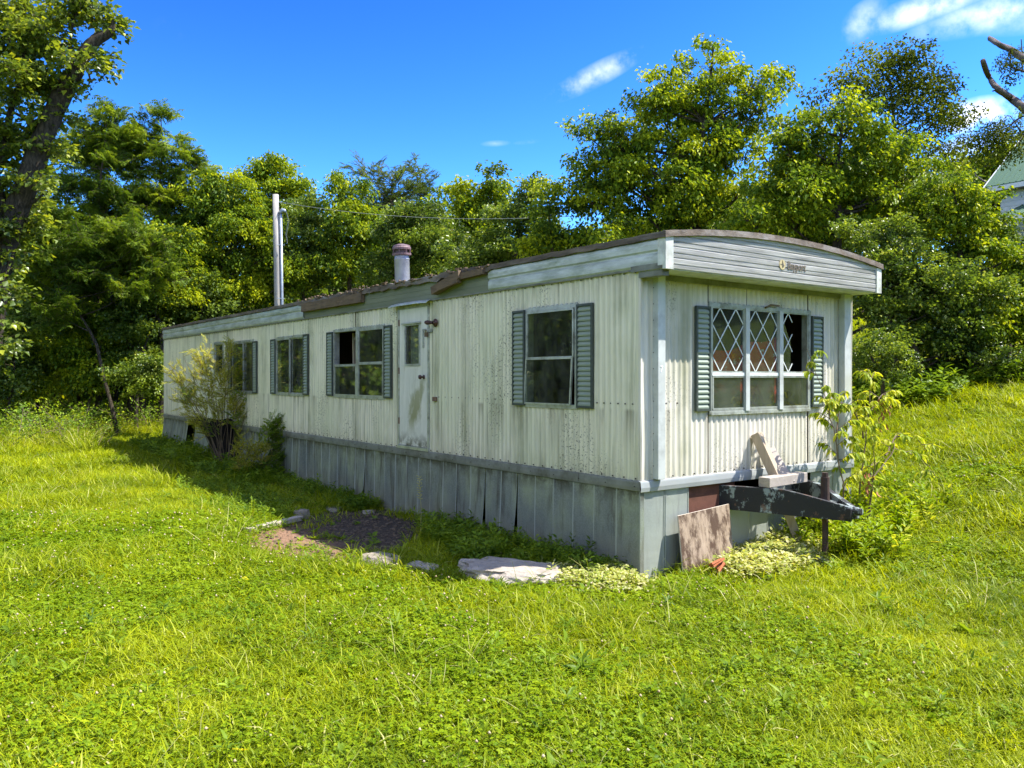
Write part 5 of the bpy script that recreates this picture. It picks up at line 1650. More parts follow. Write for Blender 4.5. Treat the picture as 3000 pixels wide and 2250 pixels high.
# two tall airy walnuts
tree('walnut_tree', 'tall airy walnut tree closest to the leaning maple', 'tree', 28, 290,
     [(312, 345, 42), (300, 400, 62), (350, 410, 45), (235, 410, 50), (270, 470, 60), (345, 480, 42), (205, 470, 45), (250, 540, 50), (190, 560, 48), (330, 590, 50), (300, 640, 60), (220, 640, 70), (380, 650, 40)],
     'walnut_spray', .62, 2.3, .13, up=.2, fill=.12)
tree('walnut_tree', 'second tall airy walnut tree with a pointed top', 'tree', 29, 470,
     [(472, 350, 28), (450, 390, 36), (500, 400, 40), (415, 430, 42), (530, 460, 42), (470, 470, 40), (420, 500, 42), (555, 500, 36), (510, 540, 48), (590, 520, 28), (440, 590, 50), (380, 560, 36), (540, 600, 60), (470, 660, 65)],
     'walnut_spray', .60, 2.3, .13, up=.2, fill=.12)
tree('walnut_tree', 'low spreading walnut tree under the leaning maple', 'tree', 25, 345,
     [(120, 700, 85), (210, 740, 90), (310, 760, 80), (140, 640, 50), (240, 830, 70), (120, 830, 80), (330, 690, 60), (400, 720, 60), (430, 800, 65), (60, 780, 70), (170, 920, 70), (370, 860, 50)],
     'walnut_spray', .56, 2.5, .07, up=.2, fill=.2)
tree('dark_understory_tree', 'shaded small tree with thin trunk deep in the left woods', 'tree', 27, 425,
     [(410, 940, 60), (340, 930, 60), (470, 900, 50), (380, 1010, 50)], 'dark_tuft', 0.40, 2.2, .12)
tree('elder_tree', 'box elder directly left of the utility pole with bright foliage', 'tree', 29, 640,
     [(600, 570, 50), (650, 560, 55), (700, 590, 55), (640, 640, 75), (800, 740, 60), (850, 800, 50), (780, 820, 50), (560, 660, 60), (720, 680, 75), (590, 740, 80), (680, 770, 75), (530, 780, 70), (740, 780, 60), (610, 840, 70), (520, 860, 60), (700, 860, 70)],
     'elder_tuft', 0.43, 2.6, .16)
tree('elder_tree', 'round topped box elder rising behind the utility pole', 'tree', 31, 800,
     [(770, 482, 38), (815, 505, 36), (745, 520, 34), (850, 500, 28), (790, 560, 60), (855, 570, 50), (870, 640, 60), (800, 650, 70)],
     'elder_tuft', 0.45, 2.6, .16)
tree('vine_tree', 'dull green vine covered tree just right of the utility pole', 'tree', 29.5, 900,
     [(880, 640, 55), (850, 720, 60), (930, 700, 60), (900, 790, 70), (850, 830, 50), (970, 800, 50)], 'vine_tuft', 0.43, 2.4, .13)
tree('elder_tree', 'slim bright box elder between the pole and the flue pipe', 'tree', 29, 1040,
     [(1010, 535, 30), (985, 570, 34), (1040, 570, 38), (1010, 620, 55), (1060, 640, 52), (1090, 690, 50), (1000, 700, 60), (1070, 760, 50), (950, 740, 45), (1000, 790, 55)],
     'elder_tuft', 0.43, 2.7, .14)
tree('cedar_tree', 'dark feathery cedar behind the slim bright box elder', 'tree', 33, 1130,
     [(1090, 535, 28), (1120, 560, 36), (1150, 530, 24), (1175, 560, 26), (1110, 610, 50), (1165, 610, 45)], 'cedar_spray', .9, 3.4, .14)
tree('cedar_tree', 'narrow spire of a cedar showing above the vine mound', 'tree', 36, 1238,
     [(1222, 508, 8), (1232, 530, 13), (1245, 560, 22), (1225, 595, 30), (1262, 600, 26), (1200, 560, 14)], 'cedar_spray', .7, 4, .1)
tree('vine_mound', 'tall mound of glossy vines right behind the flue pipe', 'vine mound', 26, 1230,
     [(1200, 650, 65), (1260, 640, 55), (1160, 710, 60), (1240, 720, 75), (1130, 790, 55), (1210, 800, 70), (1300, 720, 60), (1290, 800, 60), (1110, 840, 40)],
     'vine_tuft', 0.40, 2.7, .14)
tree('elder_tree', 'middle box elder peeking over the vine mound', 'tree', 28, 1400,
     [(1330, 560, 30), (1370, 570, 36), (1440, 520, 26), (1460, 555, 36), (1410, 600, 50), (1350, 640, 50), (1470, 620, 45), (1410, 680, 55)],
     'elder_tuft', 0.43, 2.6, .14)
tree('vine_mound', 'dark ivy hung thicket left of the tallest tree', 'vine mound', 24, 1500,
     [(1520, 570, 40), (1560, 590, 42), (1500, 640, 55), (1570, 660, 60), (1420, 740, 60), (1500, 740, 65), (1350, 760, 55), (1590, 740, 60), (1440, 800, 50)],
     'vine_tuft', 0.43, 2.5, .14)
tree('elder_tree', 'low bright box elder against the dark ivy thicket', 'tree', 21, 1620,
     [(1610, 590, 40), (1650, 610, 40), (1600, 660, 50), (1640, 710, 55), (1575, 730, 42), (1690, 720, 50)], 'elder_tuft', 0.40, 2.4, .12)

# the tallest tree, right behind the home
tree('elder_tree', 'tallest tree of the row with a spiky top behind the home front', 'tree', 20, 2020,
     [(2090, 140, 26), (2082, 195, 38), (2105, 250, 55), (1995, 205, 24), (2000, 260, 50), (2040, 320, 75), (1925, 240, 26), (1905, 290, 46), (1940, 350, 70), (2150, 230, 28), (2180, 300, 50), (2225, 240, 28), (2268, 225, 24),
      (2280, 275, 22), (2240, 310, 34), (2140, 370, 70), (2225, 370, 30), (1765, 350, 26), (1720, 400, 34), (1790, 405, 50), (1850, 430, 65), (1735, 470, 52), (1800, 510, 65), (1960, 450, 80), (2060, 450, 80),
      (2150, 470, 60), (1880, 540, 80), (1990, 570, 85), (2090, 570, 75), (1780, 600, 70), (1900, 640, 75), (2010, 680, 70), (2180, 560, 55), (1700, 570, 35), (2120, 660, 60), (1820, 700, 55)],
     'elder_tuft', 0.36, 2.2, .22, fill=.08)
tree('elder_tree', 'broad bright box elder under the small leaved dark tree', 'tree', 18, 2450,
     [(2330, 360, 34), (2290, 430, 45), (2345, 420, 50), (2400, 370, 45), (2470, 320, 30), (2450, 380, 50), (2520, 330, 24), (2510, 400, 50), (2570, 420, 45), (2400, 470, 70), (2500, 490, 75), (2610, 450, 45), (2660, 440, 35), (2600, 520, 60), (2680, 510, 50),
      (2290, 520, 60), (2360, 570, 70), (2460, 590, 80), (2560, 600, 70), (2240, 590, 55), (2300, 650, 65), (2420, 680, 70), (2540, 690, 60), (2180, 640, 50), (2650, 600, 50), (2230, 690, 50)],
     'elder_tuft', 0.36, 2.2, .18, fill=.08)
tree('birch_tree', 'sparse dark tree with tiny leaves and see-through crown against the sky', 'tree', 23, 2600,
     [(2600, 165, 26), (2570, 195, 38), (2620, 215, 36), (2560, 260, 45), (2500, 265, 35), (2450, 290, 30), (2640, 280, 40), (2600, 320, 45), (2680, 240, 16), (2665, 200, 14), (2720, 270, 28), (2740, 310, 32), (2700, 330, 40), (2770, 330, 26), (2660, 380, 50), (2740, 390, 45), (2790, 370, 20), (2770, 420, 30), (2800, 440, 22), (2700, 450, 40), (2480, 330, 30)],
     'birch_spray', .8, 3.4, .13, sub=.9, fill=.1, up=.1, back=False)
tree('vine_tree', 'dusky vine hung tree between the two brightest box elders', 'tree', 21, 2420,
     [(2200, 400, 22), (2340, 500, 60), (2430, 520, 50), (2500, 620, 70), (2680, 560, 50), (2720, 520, 40), (2600, 640, 70), (2700, 640, 60)], 'vine_tuft', 0.38, 2.2, .12)
tree('elder_tree', 'yellowest box elder below the green house roof', 'tree', 17, 2850,
     [(2740, 560, 36), (2790, 545, 40), (2830, 590, 50), (2740, 620, 55), (2880, 620, 40), (2820, 660, 60), (2910, 680, 45), (2740, 700, 60), (2900, 740, 60), (2960, 755, 34), (2820, 760, 60), (2990, 810, 50), (2925, 590, 14), (2935, 655, 18), (3070, 790, 60), (3080, 800, 70)],
     'elder_tuft', 0.31, 2.2, .15, fill=.08)
tree('elder_tree', 'box elder bough drooping beside the front fascia corner', 'tree', 16.5, 2620,
     [(2560, 730, 55), (2620, 700, 50), (2500, 700, 50), (2660, 750, 50), (2600, 790, 45), (2700, 790, 50), (2540, 800, 40)], 'vine_tuft', 0.30, 2.3, .12)
tree('vine_mound', 'mid green vine curtain cascading behind the front corner post', 'vine mound', 16.2, 2700,
     [(2540, 820, 40), (2590, 800, 45), (2650, 830, 50), (2710, 820, 45), (2560, 900, 42), (2620, 930, 45), (2680, 910, 45), (2740, 900, 45), (2760, 840, 45), (2600, 990, 36), (2660, 1000, 40), (2720, 980, 42), (2780, 960, 45), (2820, 1000, 40), (2760, 1040, 38)], 'vine_tuft', .34, 2.6, .08)
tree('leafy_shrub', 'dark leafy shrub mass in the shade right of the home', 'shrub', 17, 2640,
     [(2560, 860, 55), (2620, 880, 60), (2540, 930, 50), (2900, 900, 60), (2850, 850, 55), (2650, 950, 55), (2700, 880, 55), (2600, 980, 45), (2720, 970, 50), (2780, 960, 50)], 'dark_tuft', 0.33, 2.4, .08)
tree('leafy_shrub', 'round leaved bright shrub beside the home corner post', 'shrub', 15.0, 2590,
     [(2540, 1020, 36), (2580, 1050, 42), (2620, 1030, 38), (2560, 1085, 36), (2640, 1075, 36), (2600, 1095, 30), (2520, 1070, 30)], 'vine_tuft', 0.25, 2.4, .05)
tree('feathery_shrub', 'pale feathery shrub in the middle of the hedge', 'shrub', 16.3, 2860,
     [(2800, 830, 40), (2850, 820, 42), (2830, 880, 50), (2890, 870, 42), (2800, 900, 40), (2870, 920, 45)], 'vine_tuft', .34, 2.6, .07)
tree('leafy_shrub', 'sunlit yellow green shrub below the green house', 'shrub', 16.5, 2970,
     [(2960, 850, 50), (3010, 880, 55), (2930, 920, 50), (2990, 950, 55), (3060, 930, 60), (2900, 980, 50), (2960, 1020, 50), (3030, 1030, 55)], 'elder_tuft', 0.28, 2.3, .08)
tree('leafy_shrub', 'low dark shrub where the hedge meets the lawn', 'shrub', 16.6, 2780,
     [(2700, 1040, 42), (2750, 1010, 42), (2800, 1040, 45), (2850, 1020, 42), (2860, 1075, 36), (2720, 1090, 30), (2780, 1090, 32), (2660, 1090, 28)], 'dark_tuft', 0.25, 2.3, .05)
tree('leafy_shrub', 'lowest fringe of bright weeds under the hedge end', 'shrub', 15.8, 2950,
     [(2900, 1070, 32), (2950, 1060, 35), (3000, 1075, 38), (2980, 1100, 30), (2920, 1105, 26), (3060, 1080, 40)], 'vine_tuft', 0.23, 2.4, .04)
tree('vine_mound', 'dark vine mass hanging between the tallest tree and the hedge', 'vine mound', 19, 2350,
     [(2150, 740, 60), (2250, 750, 60), (2350, 770, 65), (2440, 790, 65), (2520, 830, 55), (2030, 740, 50), (2600, 860, 60), (2700, 850, 60)], 'dark_tuft', 0.38, 2.3, .14)
tree('vine_mound', 'dusky vine thicket filling the gap behind the yellowest box elder', 'vine mound', 21, 2950,
     [(2760, 640, 60), (2860, 700, 70), (2950, 760, 70), (2900, 840, 70), (3000, 860, 70), (2800, 780, 60), (3060, 800, 70), (2700, 720, 60)], 'dark_tuft', 0.43, 2.3, .12)
# left understory
tree('leafy_shrub', 'bright leaning shrub at the meadow edge by the left woods', 'shrub', 27, 130,
     [(90, 1040, 42), (140, 1060, 45), (60, 1090, 42), (120, 1110, 48), (30, 1050, 36)], 'elder_tuft', 0.40, 2.0, .07)
tree('leafy_shrub', 'shaded green bushes next to the rear end of the home', 'shrub', 24.5, 420,
     [(450, 1090, 36), (390, 1110, 38), (460, 1100, 42), (420, 1140, 36), (350, 1120, 36), (470, 1150, 34), (480, 1100, 30)], 'vine_tuft', .40, 2.6, .06, limbs=False)
tree('leafy_shrub', 'dim bushes deep under the walnut trees', 'shrub', 29, 230,
     [(200, 1000, 60), (280, 1020, 60), (340, 1040, 50), (240, 1080, 50), (30, 960, 60), (320, 960, 50), (150, 980, 50)], 'dark_tuft', 0.45, 2.2, .07)
tree('leafy_shrub', 'yellow sunlit shrub far left behind the maple', 'shrub', 33, 60,
     [(40, 760, 70), (60, 860, 70), (10, 900, 70), (100, 900, 50), (-60, 850, 90)], 'elder_tuft', 0.50, 2.3, .1)
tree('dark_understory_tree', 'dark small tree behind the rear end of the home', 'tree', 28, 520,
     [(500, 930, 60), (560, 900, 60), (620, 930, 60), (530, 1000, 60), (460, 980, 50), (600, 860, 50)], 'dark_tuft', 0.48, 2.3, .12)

tree('leafy_shrub', 'mid green thicket along the meadow edge at the far left', 'shrub', 25, 40,
     [(-20, 1000, 60), (40, 960, 55), (0, 1080, 55), (-60, 1120, 60), (50, 1130, 45), (90, 980, 45), (20, 1170, 36)], 'vine_tuft', .5, 2.8, .07)
tree('leafy_shrub', 'rounded green thicket under the low walnut boughs', 'shrub', 26, 260,
     [(190, 1030, 50), (250, 1060, 50), (310, 1090, 45), (200, 1110, 45), (270, 1130, 42), (150, 1150, 36), (330, 1020, 45), (360, 1070, 36), (230, 970, 50), (300, 960, 45)], 'elder_tuft', .46, 2.6, .07)
tree('leafy_shrub', 'soft green scrub filling the corner behind the home rear', 'shrub', 26, 400,
     [(400, 1000, 45), (440, 960, 45), (380, 940, 45), (420, 1060, 45), (460, 890, 40), (350, 980, 40)], 'vine_tuft', .46, 2.6, .07)
tree('elder_tree', 'mid green box elder standing between the walnuts and the utility pole', 'tree', 27, 470,
     [(440, 700, 50), (500, 720, 55), (470, 780, 60), (530, 800, 50), (450, 850, 55), (510, 870, 55), (400, 780, 50), (420, 880, 45), (550, 720, 40)], 'elder_tuft', .45, 2.6, .12)
# bare trunks seen in the gloom of the left woods
for px, Y, h_, r_, lb in ((375, 27.5, 5, .10, 'slender dark trunk in the gloom nearest the home rear'), (330, 28.5, 6, .10, 'slender dark trunk farther into the left woods')):
    a = at(px, 1106, Y); a.z = g(a.x, a.y)
    mb = MB(); mb.tube([(0, 0, -.2), (.1, 0, h_ * .3), (-.05, 0, h_ * .65), (.12, 0, h_)], [r_ * 1.2, r_, r_ * .8, r_ * .5], 8, jag=.15)
    for k in range(5): z = h_ * (.4 + .1 * k); s = 1 if k % 2 else -1; mb.tube([(0, 0, z), (s * .7, .1, z + .5), (s * 1.4, .2, z + .7)], [.04, .025, .01], 5)
    o = mb.build('tree_trunk', MAT['bark'], smooth=True); o.location = a; tag(o, lb, 'tree trunk')

# pruned old tree at the far right, sawn limbs and drooping twigs
Yd = 22.0
dx, dy = at(3170, 0, Yd).x, Yd
dt = thing('pruned_tree', 'old tree with sawn off bare limbs and drooping twigs above the house roof', 'tree', (dx, dy, g(dx, dy)))
dl = dt.location


def dpt(px, py, o=0.0): return at(px, py, Yd + o) - dl


mb = MB(); mb.tube([(0, 0, -.3), (0, 0, 2.5), dpt(3165, 500), dpt(3130, 340), dpt(3150, 150), dpt(3160, 20)], [.42, .36, .30, .25, .20, .12], 12, jag=.2); mb.build('trunk', MAT['bark_grey'], dt, smooth=True)
for pts, r0, r1 in (([(3130, 420), (3060, 370), (3000, 318), (2960, 285), (2925, 262), (2896, 225), (2880, 178)], .20, .10), ([(3145, 240), (3060, 200), (3000, 172), (2960, 145), (2930, 132), (2899, 112)], .17, .105),
                    ([(3060, 235), (3000, 209), (2975, 202), (2946, 186)], .06, .035), ([(2925, 262), (2907, 267)], .045, .03), ([(2962, 195), (2960, 165), (2957, 150)], .03, .02), ([(2995, 205), (2994, 150), (2992, 115)], .03, .02), ([(3020, 332), (2980, 350), (2950, 380), (2930, 420), (2905, 450)], .05, .01), ([(3060, 370), (3020, 380), (2990, 410), (2985, 440)], .05, .01), ([(3130, 420), (3040, 420), (3000, 400), (2960, 340), (2940, 350)], .05, .01), ([(2950, 350), (2915, 370), (2890, 395), (2878, 400)], .02, .006)):
    r0, r1 = r0 * .62, r1 * .62
    q = [dpt(x, y, .1 * i * ((i % 2) * 2 - 1)) for i, (x, y) in enumerate(pts)]; mb = MB()
    mb.tube(q, [r0 + (r1 - r0) * i / (len(q) - 1) for i in range(len(q))], 10, jag=.4); mb.build('limb', MAT['bark_grey'], dt, smooth=True)
lob = [(2960, 345, 24), (2930, 375, 24), (2900, 390, 16), (2975, 400, 28), (2940, 420, 26), (2915, 450, 16), (2990, 440, 22), (2895, 405, 10), (2975, 155, 12), (2965, 180, 8), (3050, 390, 40), (3060, 280, 30)]
P, E, S, Tn = sprays_on([(tuple(at(x, y, Yd + rng.uniform(-.3, .3))), r / F * Yd) for x, y, r in lob], .5, 1.5, up=-.7, fill=.3)
kind(scatter('crown', 'birch_spray', P - np.array(dl), E, S, dt), 'stuff')

# woods on the rising ground behind everything
P, E, S = [], [], []
cnt = 0
while cnt < 9000:
    X = rng.uniform(-34, 42); Y = rng.uniform(33, 62)
    if abs(X) > Y * .75 + 2: continue
    if X > 16 and Y < 46: continue
    gz = g(X, Y)
    hgt = 5.2 + 2.2 * mnoise.noise(Vector((X * .22, Y * .22, 1))) + 1.2 * mnoise.noise(Vector((X * .6, Y * .6, 7)))
    if X < -8: hgt *= .72
    if -2 < X < 12: hgt *= .8
    z = gz + hgt * (1 - rng.random() ** 2 * (1.0 if Y < 37 else .35))
    P.append((X, Y, z)); E.append((rng.normal(0, .3), -rng.uniform(-.1, .5), rng.uniform(0, 6.28))); S.append(rng.uniform(1.3, 2.3)); cnt += 1
P, E, S = map(np.array, (P, E, S))
half = rng.random(len(P)) < .6
kind(tag(scatter('distant_woods', 'elder_spray', P[half], E[half], S[half]), 'sunlit woods on the rising ground behind the tree row', 'woods'), 'stuff')
kind(tag(scatter('distant_woods', 'dark_spray', P[~half], E[~half], S[~half]), 'darker foliage mixed through the woods on the rise', 'woods'), 'stuff')


P, E, S = [], [], []
for k in range(8000):                                  # the valley side round the back of the viewer
    a = rng.uniform(R(-25), R(242)); d_ = rng.uniform(34, 52)
    X, Y = 2 + d_ * math.cos(-a), 4 + d_ * math.sin(-a)
    hgt = 7.5 + 2.5 * mnoise.noise(Vector((X * .18, Y * .18, 1))) + 1.5 * mnoise.noise(Vector((X * .5, Y * .5, 7)))
    P.append((X, Y, g(X, Y) + hgt * (1 - rng.random() ** 2))); E.append((rng.normal(0, .3), -rng.uniform(-.1, .5), rng.uniform(0, 6.28))); S.append(rng.uniform(1.8, 3.0))
P, E, S = map(np.array, (P, E, S))
kind(tag(scatter('distant_woods', 'elder_spray', P, E, S), 'woods across the valley mirrored in the window glass', 'woods'), 'stuff')

# ------------------------------------------------------------------ shrubs by the home
def stem_bush(name, label, base, tips, proto, size, n_per, r0=.02, cat='shrub', start=.35, jitter=.12):
    bx, by = base; bz = g(bx, by)
    t = thing(name, label, cat, (bx, by, bz))
    mb = MB(); P, E, S = [], [], []
    for tip in tips:
        tip = Vector(tip); a = Vector((bx + rnd.uniform(-.12, .12), by + rnd.uniform(-.12, .12), bz - .05))
        mid = a.lerp(tip, .55) + Vector((rnd.uniform(-.08, .08), rnd.uniform(-.08, .08), .10 * (tip - a).length))
        pts = [a.lerp(mid, s * 2) if s < .5 else mid.lerp(tip, s * 2 - 1) for s in (0, .25, .5, .75, 1)]
        mb.tube([p - t.location for p in pts], [r0, r0 * .8, r0 * .55, r0 * .35, .004], 5)
        for k in range(n_per):
            s = start + (1 - start) * rnd.random() ** .8
            p = mid.lerp(tip, s * 2 - 1) if s > .5 else a.lerp(mid, s * 2)
            d = (tip - a).normalized()
            yaw = math.atan2(d.y, d.x) + rnd.gauss(0, .9); el = math.asin(max(-1, min(1, d.z))) * .6 + rnd.gauss(0, .35)
            P.append(p + Vector((rnd.gauss(0, jitter), rnd.gauss(0, jitter), rnd.gauss(0, jitter))) * .5 - t.location); E.append((rnd.gauss(0, .4), -el, yaw)); S.append(size * rnd.uniform(.6, 1.25) * (1.15 - .5 * s))
    mb.build('stem', MAT['twig'], t)
    kind(scatter('foliage', proto, [tuple(p) for p in P], E, S, t), 'stuff')
    return t


def Ht(x, y, z): p = L2W(x, y); return (p.x, p.y, z)


bb = L2W(-.30, 11.7)
tips = [at(px, py, 17 + dy) for px, py, dy in ((615, 1010, -.2), (575, 1035, 0), (540, 1050, .2), (500, 1075, .2), (650, 1020, .1), (680, 1020, -.3), (525, 1120, .3), (580, 1090, -.5), (640, 1080, -.6), (700, 1080, -.2),
                                                    (550, 1170, 0), (600, 1150, -.5), (665, 1130, -.6), (720, 1130, .0), (520, 1160, .2), (560, 1210, -.2), (610, 1060, .2), (640, 1190, -.5), (700, 1180, -.4), (590, 1230, -.4), (660, 1060, -.1), (495, 1085, .1))]
stem_bush('gold_leaf_bush', 'feathery yellow green bush sprouting from the charred stump by the home', (bb.x, bb.y), tips, 'gold_spray', .40, 13, .009, start=.52)
bt = [at(px, py, 16.7 + dy) for px, py, dy in ((720, 1180, .1), (735, 1150, 0), (700, 1230, -.2), (745, 1210, .1), (620, 1240, -.1), (540, 1140, 0), (690, 1110, .1))]
stem_bush('privet_bush', 'dark green privet shoots mixed into the yellow bush by the stump', (bb.x + .2, bb.y - .2), bt, 'privet_spray', .34, 7, .012, start=.5)
b2 = L2W(-.38, 9.5)
t2 = [at(px, py, 15.2 + dy) for px, py, dy in ((885, 1195, .1), (870, 1225, 0), (840, 1235, .1), (800, 1225, -.1), (795, 1250, -.2), (875, 1275, .1), (900, 1300, .2), (905, 1330, .1), (920, 1370, .1), (840, 1290, -.2), (820, 1330, -.3), (880, 1340, 0), (860, 1380, -.1), (780, 1300, -.2), (770, 1360, -.3))]
stem_bush('privet_bush', 'dark green arching shrub against the skirting, middle of the home side', (b2.x, b2.y), t2, 'privet_spray', .42, 13, .012, start=.35)
t3 = [at(px, py, 14.9 + dy) for px, py, dy in ((700, 1292, -.1), (725, 1310, -.2), (750, 1320, -.2), (770, 1330, -.3), (705, 1360, -.2), (730, 1370, -.2), (745, 1300, 0))]
stem_bush('gold_leaf_bush', 'small yellow green sprig bush beside the dark arching shrub', (b2.x - .2, b2.y - .1), t3, 'gold_spray', .30, 12, .01, start=.5)
# charred stump, hollow and leaning
st_ = L2W(-.22, 11.95); sz = g(st_.x, st_.y)
stump = thing('charred_stump', 'burnt black hollow tree stump leaning beside the missing skirting', 'stump', (st_.x, st_.y, sz))
mb = MB(); top = at(655, 1252, 16.8) - stump.location; nseg = 18
prof = [(Vector((.12, 0, -.1)), .24), (Vector((.08, 0, .25)), .22), (Vector((-.04, 0, .6)), .27), (Vector((-.16, 0, .92)), .36), (Vector((-.20, 0, 1.02)), .40)]
for c, r in prof + [(Vector((-.20, 0, 1.02)), .33), (Vector((-.1, 0, .6)), .2), (Vector((0, 0, .3)), .12)]:
    for k in range(nseg):
        a = 2 * math.pi * k / nseg; rr = r * (1 + .14 * mnoise.noise(Vector((math.cos(a) * 2, math.sin(a) * 2, c.z * 2))))
        jz = .10 * mnoise.noise(Vector((math.cos(a) * 4, math.sin(a) * 4, 3))) if c.z > 1.0 else 0
        mb.v.append((c.x + rr * math.cos(a), c.y + rr * math.sin(a) * .8, c.z + jz))
for i in range(7):
    for k in range(nseg):
        a, b = i * nseg + k, i * nseg + (k + 1) % nseg; mb.f.append((a, b, b + nseg, a + nseg)); mb.m.append(0)
mb.build('trunk', MAT['char'], stump, smooth=True)


# sapling with long hanging leaves at the front right corner
def long_leaf_plant(name, label, stems, mat, leafL=.11, per_m=34, dead=None, droop=.9, wid=.36, side_len=.25):
    p0 = Vector(stems[0][0]); t = thing(name, label, 'sapling', (p0.x, p0.y, g(p0.x, p0.y)))
    mb = MB(); P, D, Nn, L = [], [], [], []
    for st in stems:
        pts = [Vector(p) for p in st]
        fine = []
        for i in range(len(pts) - 1):
            for k in range(5): fine.append(pts[i].lerp(pts[i + 1], k / 5) + Vector((rnd.gauss(0, .006), rnd.gauss(0, .006), 0)))
        fine.append(pts[-1])
        m_ = len(fine) - 1
        mb.tube([p - t.location for p in fine], [.011 * (1 - .8 * i / m_) for i in range(m_ + 1)], 5)
        for i in range(2, m_):
            if rnd.random() < .95:
                d = (fine[i] - fine[i - 1]).normalized(); a = rnd.uniform(0, 6.28)
                sd = (Vector((math.cos(a), math.sin(a), .35)) + d * .5).normalized(); ln = side_len * rnd.uniform(.4, 1.2) * (1.15 - .5 * i / m_)
                e = [fine[i], fine[i] + sd * ln * .6, fine[i] + sd * ln + Vector((0, 0, -.25 * ln))]
                mb.tube([q - t.location for q in e], [.004, .003, .0015], 4)
                for s in np.linspace(.15, 1, max(3, int(per_m * ln))):
                    q = e[0].lerp(e[1], s * 2) if s < .5 else e[1].lerp(e[2], s * 2 - 1)
                    a2 = a + rnd.choice((-1, 1)) * rnd.uniform(.3, 1.3)
                    P.append(q - t.location); D.append((math.cos(a2), math.sin(a2), -droop + rnd.gauss(0, .4))); Nn.append((rnd.gauss(0, .3) + math.cos(a2) * .5, rnd.gauss(0, .3) + math.sin(a2) * .5, 1)); L.append(leafL * rnd.uniform(.55, 1.15))
    mb.build('stem', MAT['twig'], t)
    L = np.array(L); V, Fc = leaves_arrays(P, D, Nn, L, L * wid, fold=.12, shape='long')
    o = link_mesh('foliage', fast_mesh('foliage', V, Fc, [mat]), t)
    kind(o, 'stuff')
    if dead:
        P, D, Nn, L = [], [], [], []
        for c, sp, n in dead:
            for _ in range(n):
                P.append(Vector(c) + Vector((rnd.gauss(0, sp * .35), rnd.gauss(0, sp * .35), rnd.gauss(0, sp))) - t.location); D.append((rnd.gauss(0, .3), rnd.gauss(0, .3), -1)); Nn.append((rnd.gauss(0, 1), rnd.gauss(0, 1), .2)); L.append(rnd.uniform(.05, .09))
        L = np.array(L); V, Fc = leaves_arrays(P, D, Nn, L, L * .4, fold=.2, shape='long')
        kind(link_mesh('dead_foliage', fast_mesh('dead_foliage', V, Fc, [MAT['dead_leaf']]), t), 'stuff')
    return t


long_leaf_plant('sapling', 'slender yellow green sapling standing before the right half of the front window', [
    [Ht(2.75, -.42, .15), Ht(2.72, -.42, .75), Ht(2.58, -.42, 1.25), Ht(2.35, -.42, 1.75), Ht(2.05, -.42, 2.2)],
    [Ht(2.60, -.42, 1.2), Ht(2.68, -.40, 1.5), Ht(2.80, -.42, 1.75)],
    [Ht(2.45, -.42, 1.5), Ht(2.35, -.5, 1.6), Ht(2.15, -.55, 1.70)]], LEAF['sapling'], .10, 85, side_len=.28)
long_leaf_plant('sapling', 'taller leafy sapling with rusty dead leaves at the front corner post', [
    [Ht(3.15, -.35, .2), Ht(3.22, -.35, .8), Ht(3.38, -.35, 1.4), Ht(3.50, -.32, 1.85), Ht(3.45, -.32, 1.98)],
    [Ht(3.3, -.35, 1.2), Ht(3.05, -.38, 1.5), Ht(2.85, -.4, 1.62)],
    [Ht(3.4, -.35, 1.5), Ht(3.7, -.35, 1.7), Ht(4.0, -.35, 1.62)]], LEAF['sapling'], .10, 85, side_len=.28, dead=[(Ht(3.62, -.4, 1.55), .13, 22), (Ht(3.0, -.55, .72), .10, 18)])
long_leaf_plant('sapling', 'low arching sapling drooping over the lawn beyond the tongue', [
    [Ht(3.1, -.5, .2), Ht(3.2, -.5, .75), Ht(3.6, -.55, 1.08), Ht(4.1, -.6, .95), Ht(4.55, -.6, .65)],
    [Ht(3.1, -.5, .3), Ht(3.15, -.55, .85), Ht(3.05, -.6, 1.15)],
    [Ht(3.5, -.5, 1.0), Ht(3.9, -.4, 1.2), Ht(4.4, -.4, 1.15), Ht(4.7, -.4, .95)],
    [Ht(3.2, -.4, .3), Ht(3.7, -.2, .8), Ht(4.3, .1, .85), Ht(4.8, .2, .6)]], LEAF['sapling'], .11, 60, droop=.7, side_len=.22)

# ------------------------------------------------------------------ lawn and low plants
r_ = np.random.default_rng(5)


def blade_clump(name, seed, n=64, rad=.16, h=(.05, .14), w=.007, droop=.6, mat='grass', dry=0):
    r = np.random.default_rng(seed)
    a = r.uniform(0, 6.28, n); q = rad * np.sqrt(r.random(n))
    P = np.stack([q * np.cos(a), q * np.sin(a), np.full(n, -.01)], 1)
    az = r.uniform(0, 6.28, n); ln = r.uniform(.15, .9, n)
    D = np.stack([np.cos(az) * ln, np.sin(az) * ln, np.ones(n)], 1)
    L = r.uniform(*h, n) * r.uniform(.8, 1.3, n)
    V, Fc = ribbons(P, D, L, w * r.uniform(.6, 1.4, n), r.uniform(.15, 1, n) * droop, 3)
    mi = np.zeros(len(Fc), int)
    if dry: mi[: dry * 5] = 1
    return fast_mesh(name, V, Fc, [LEAF[mat], LEAF['dry']], mi)


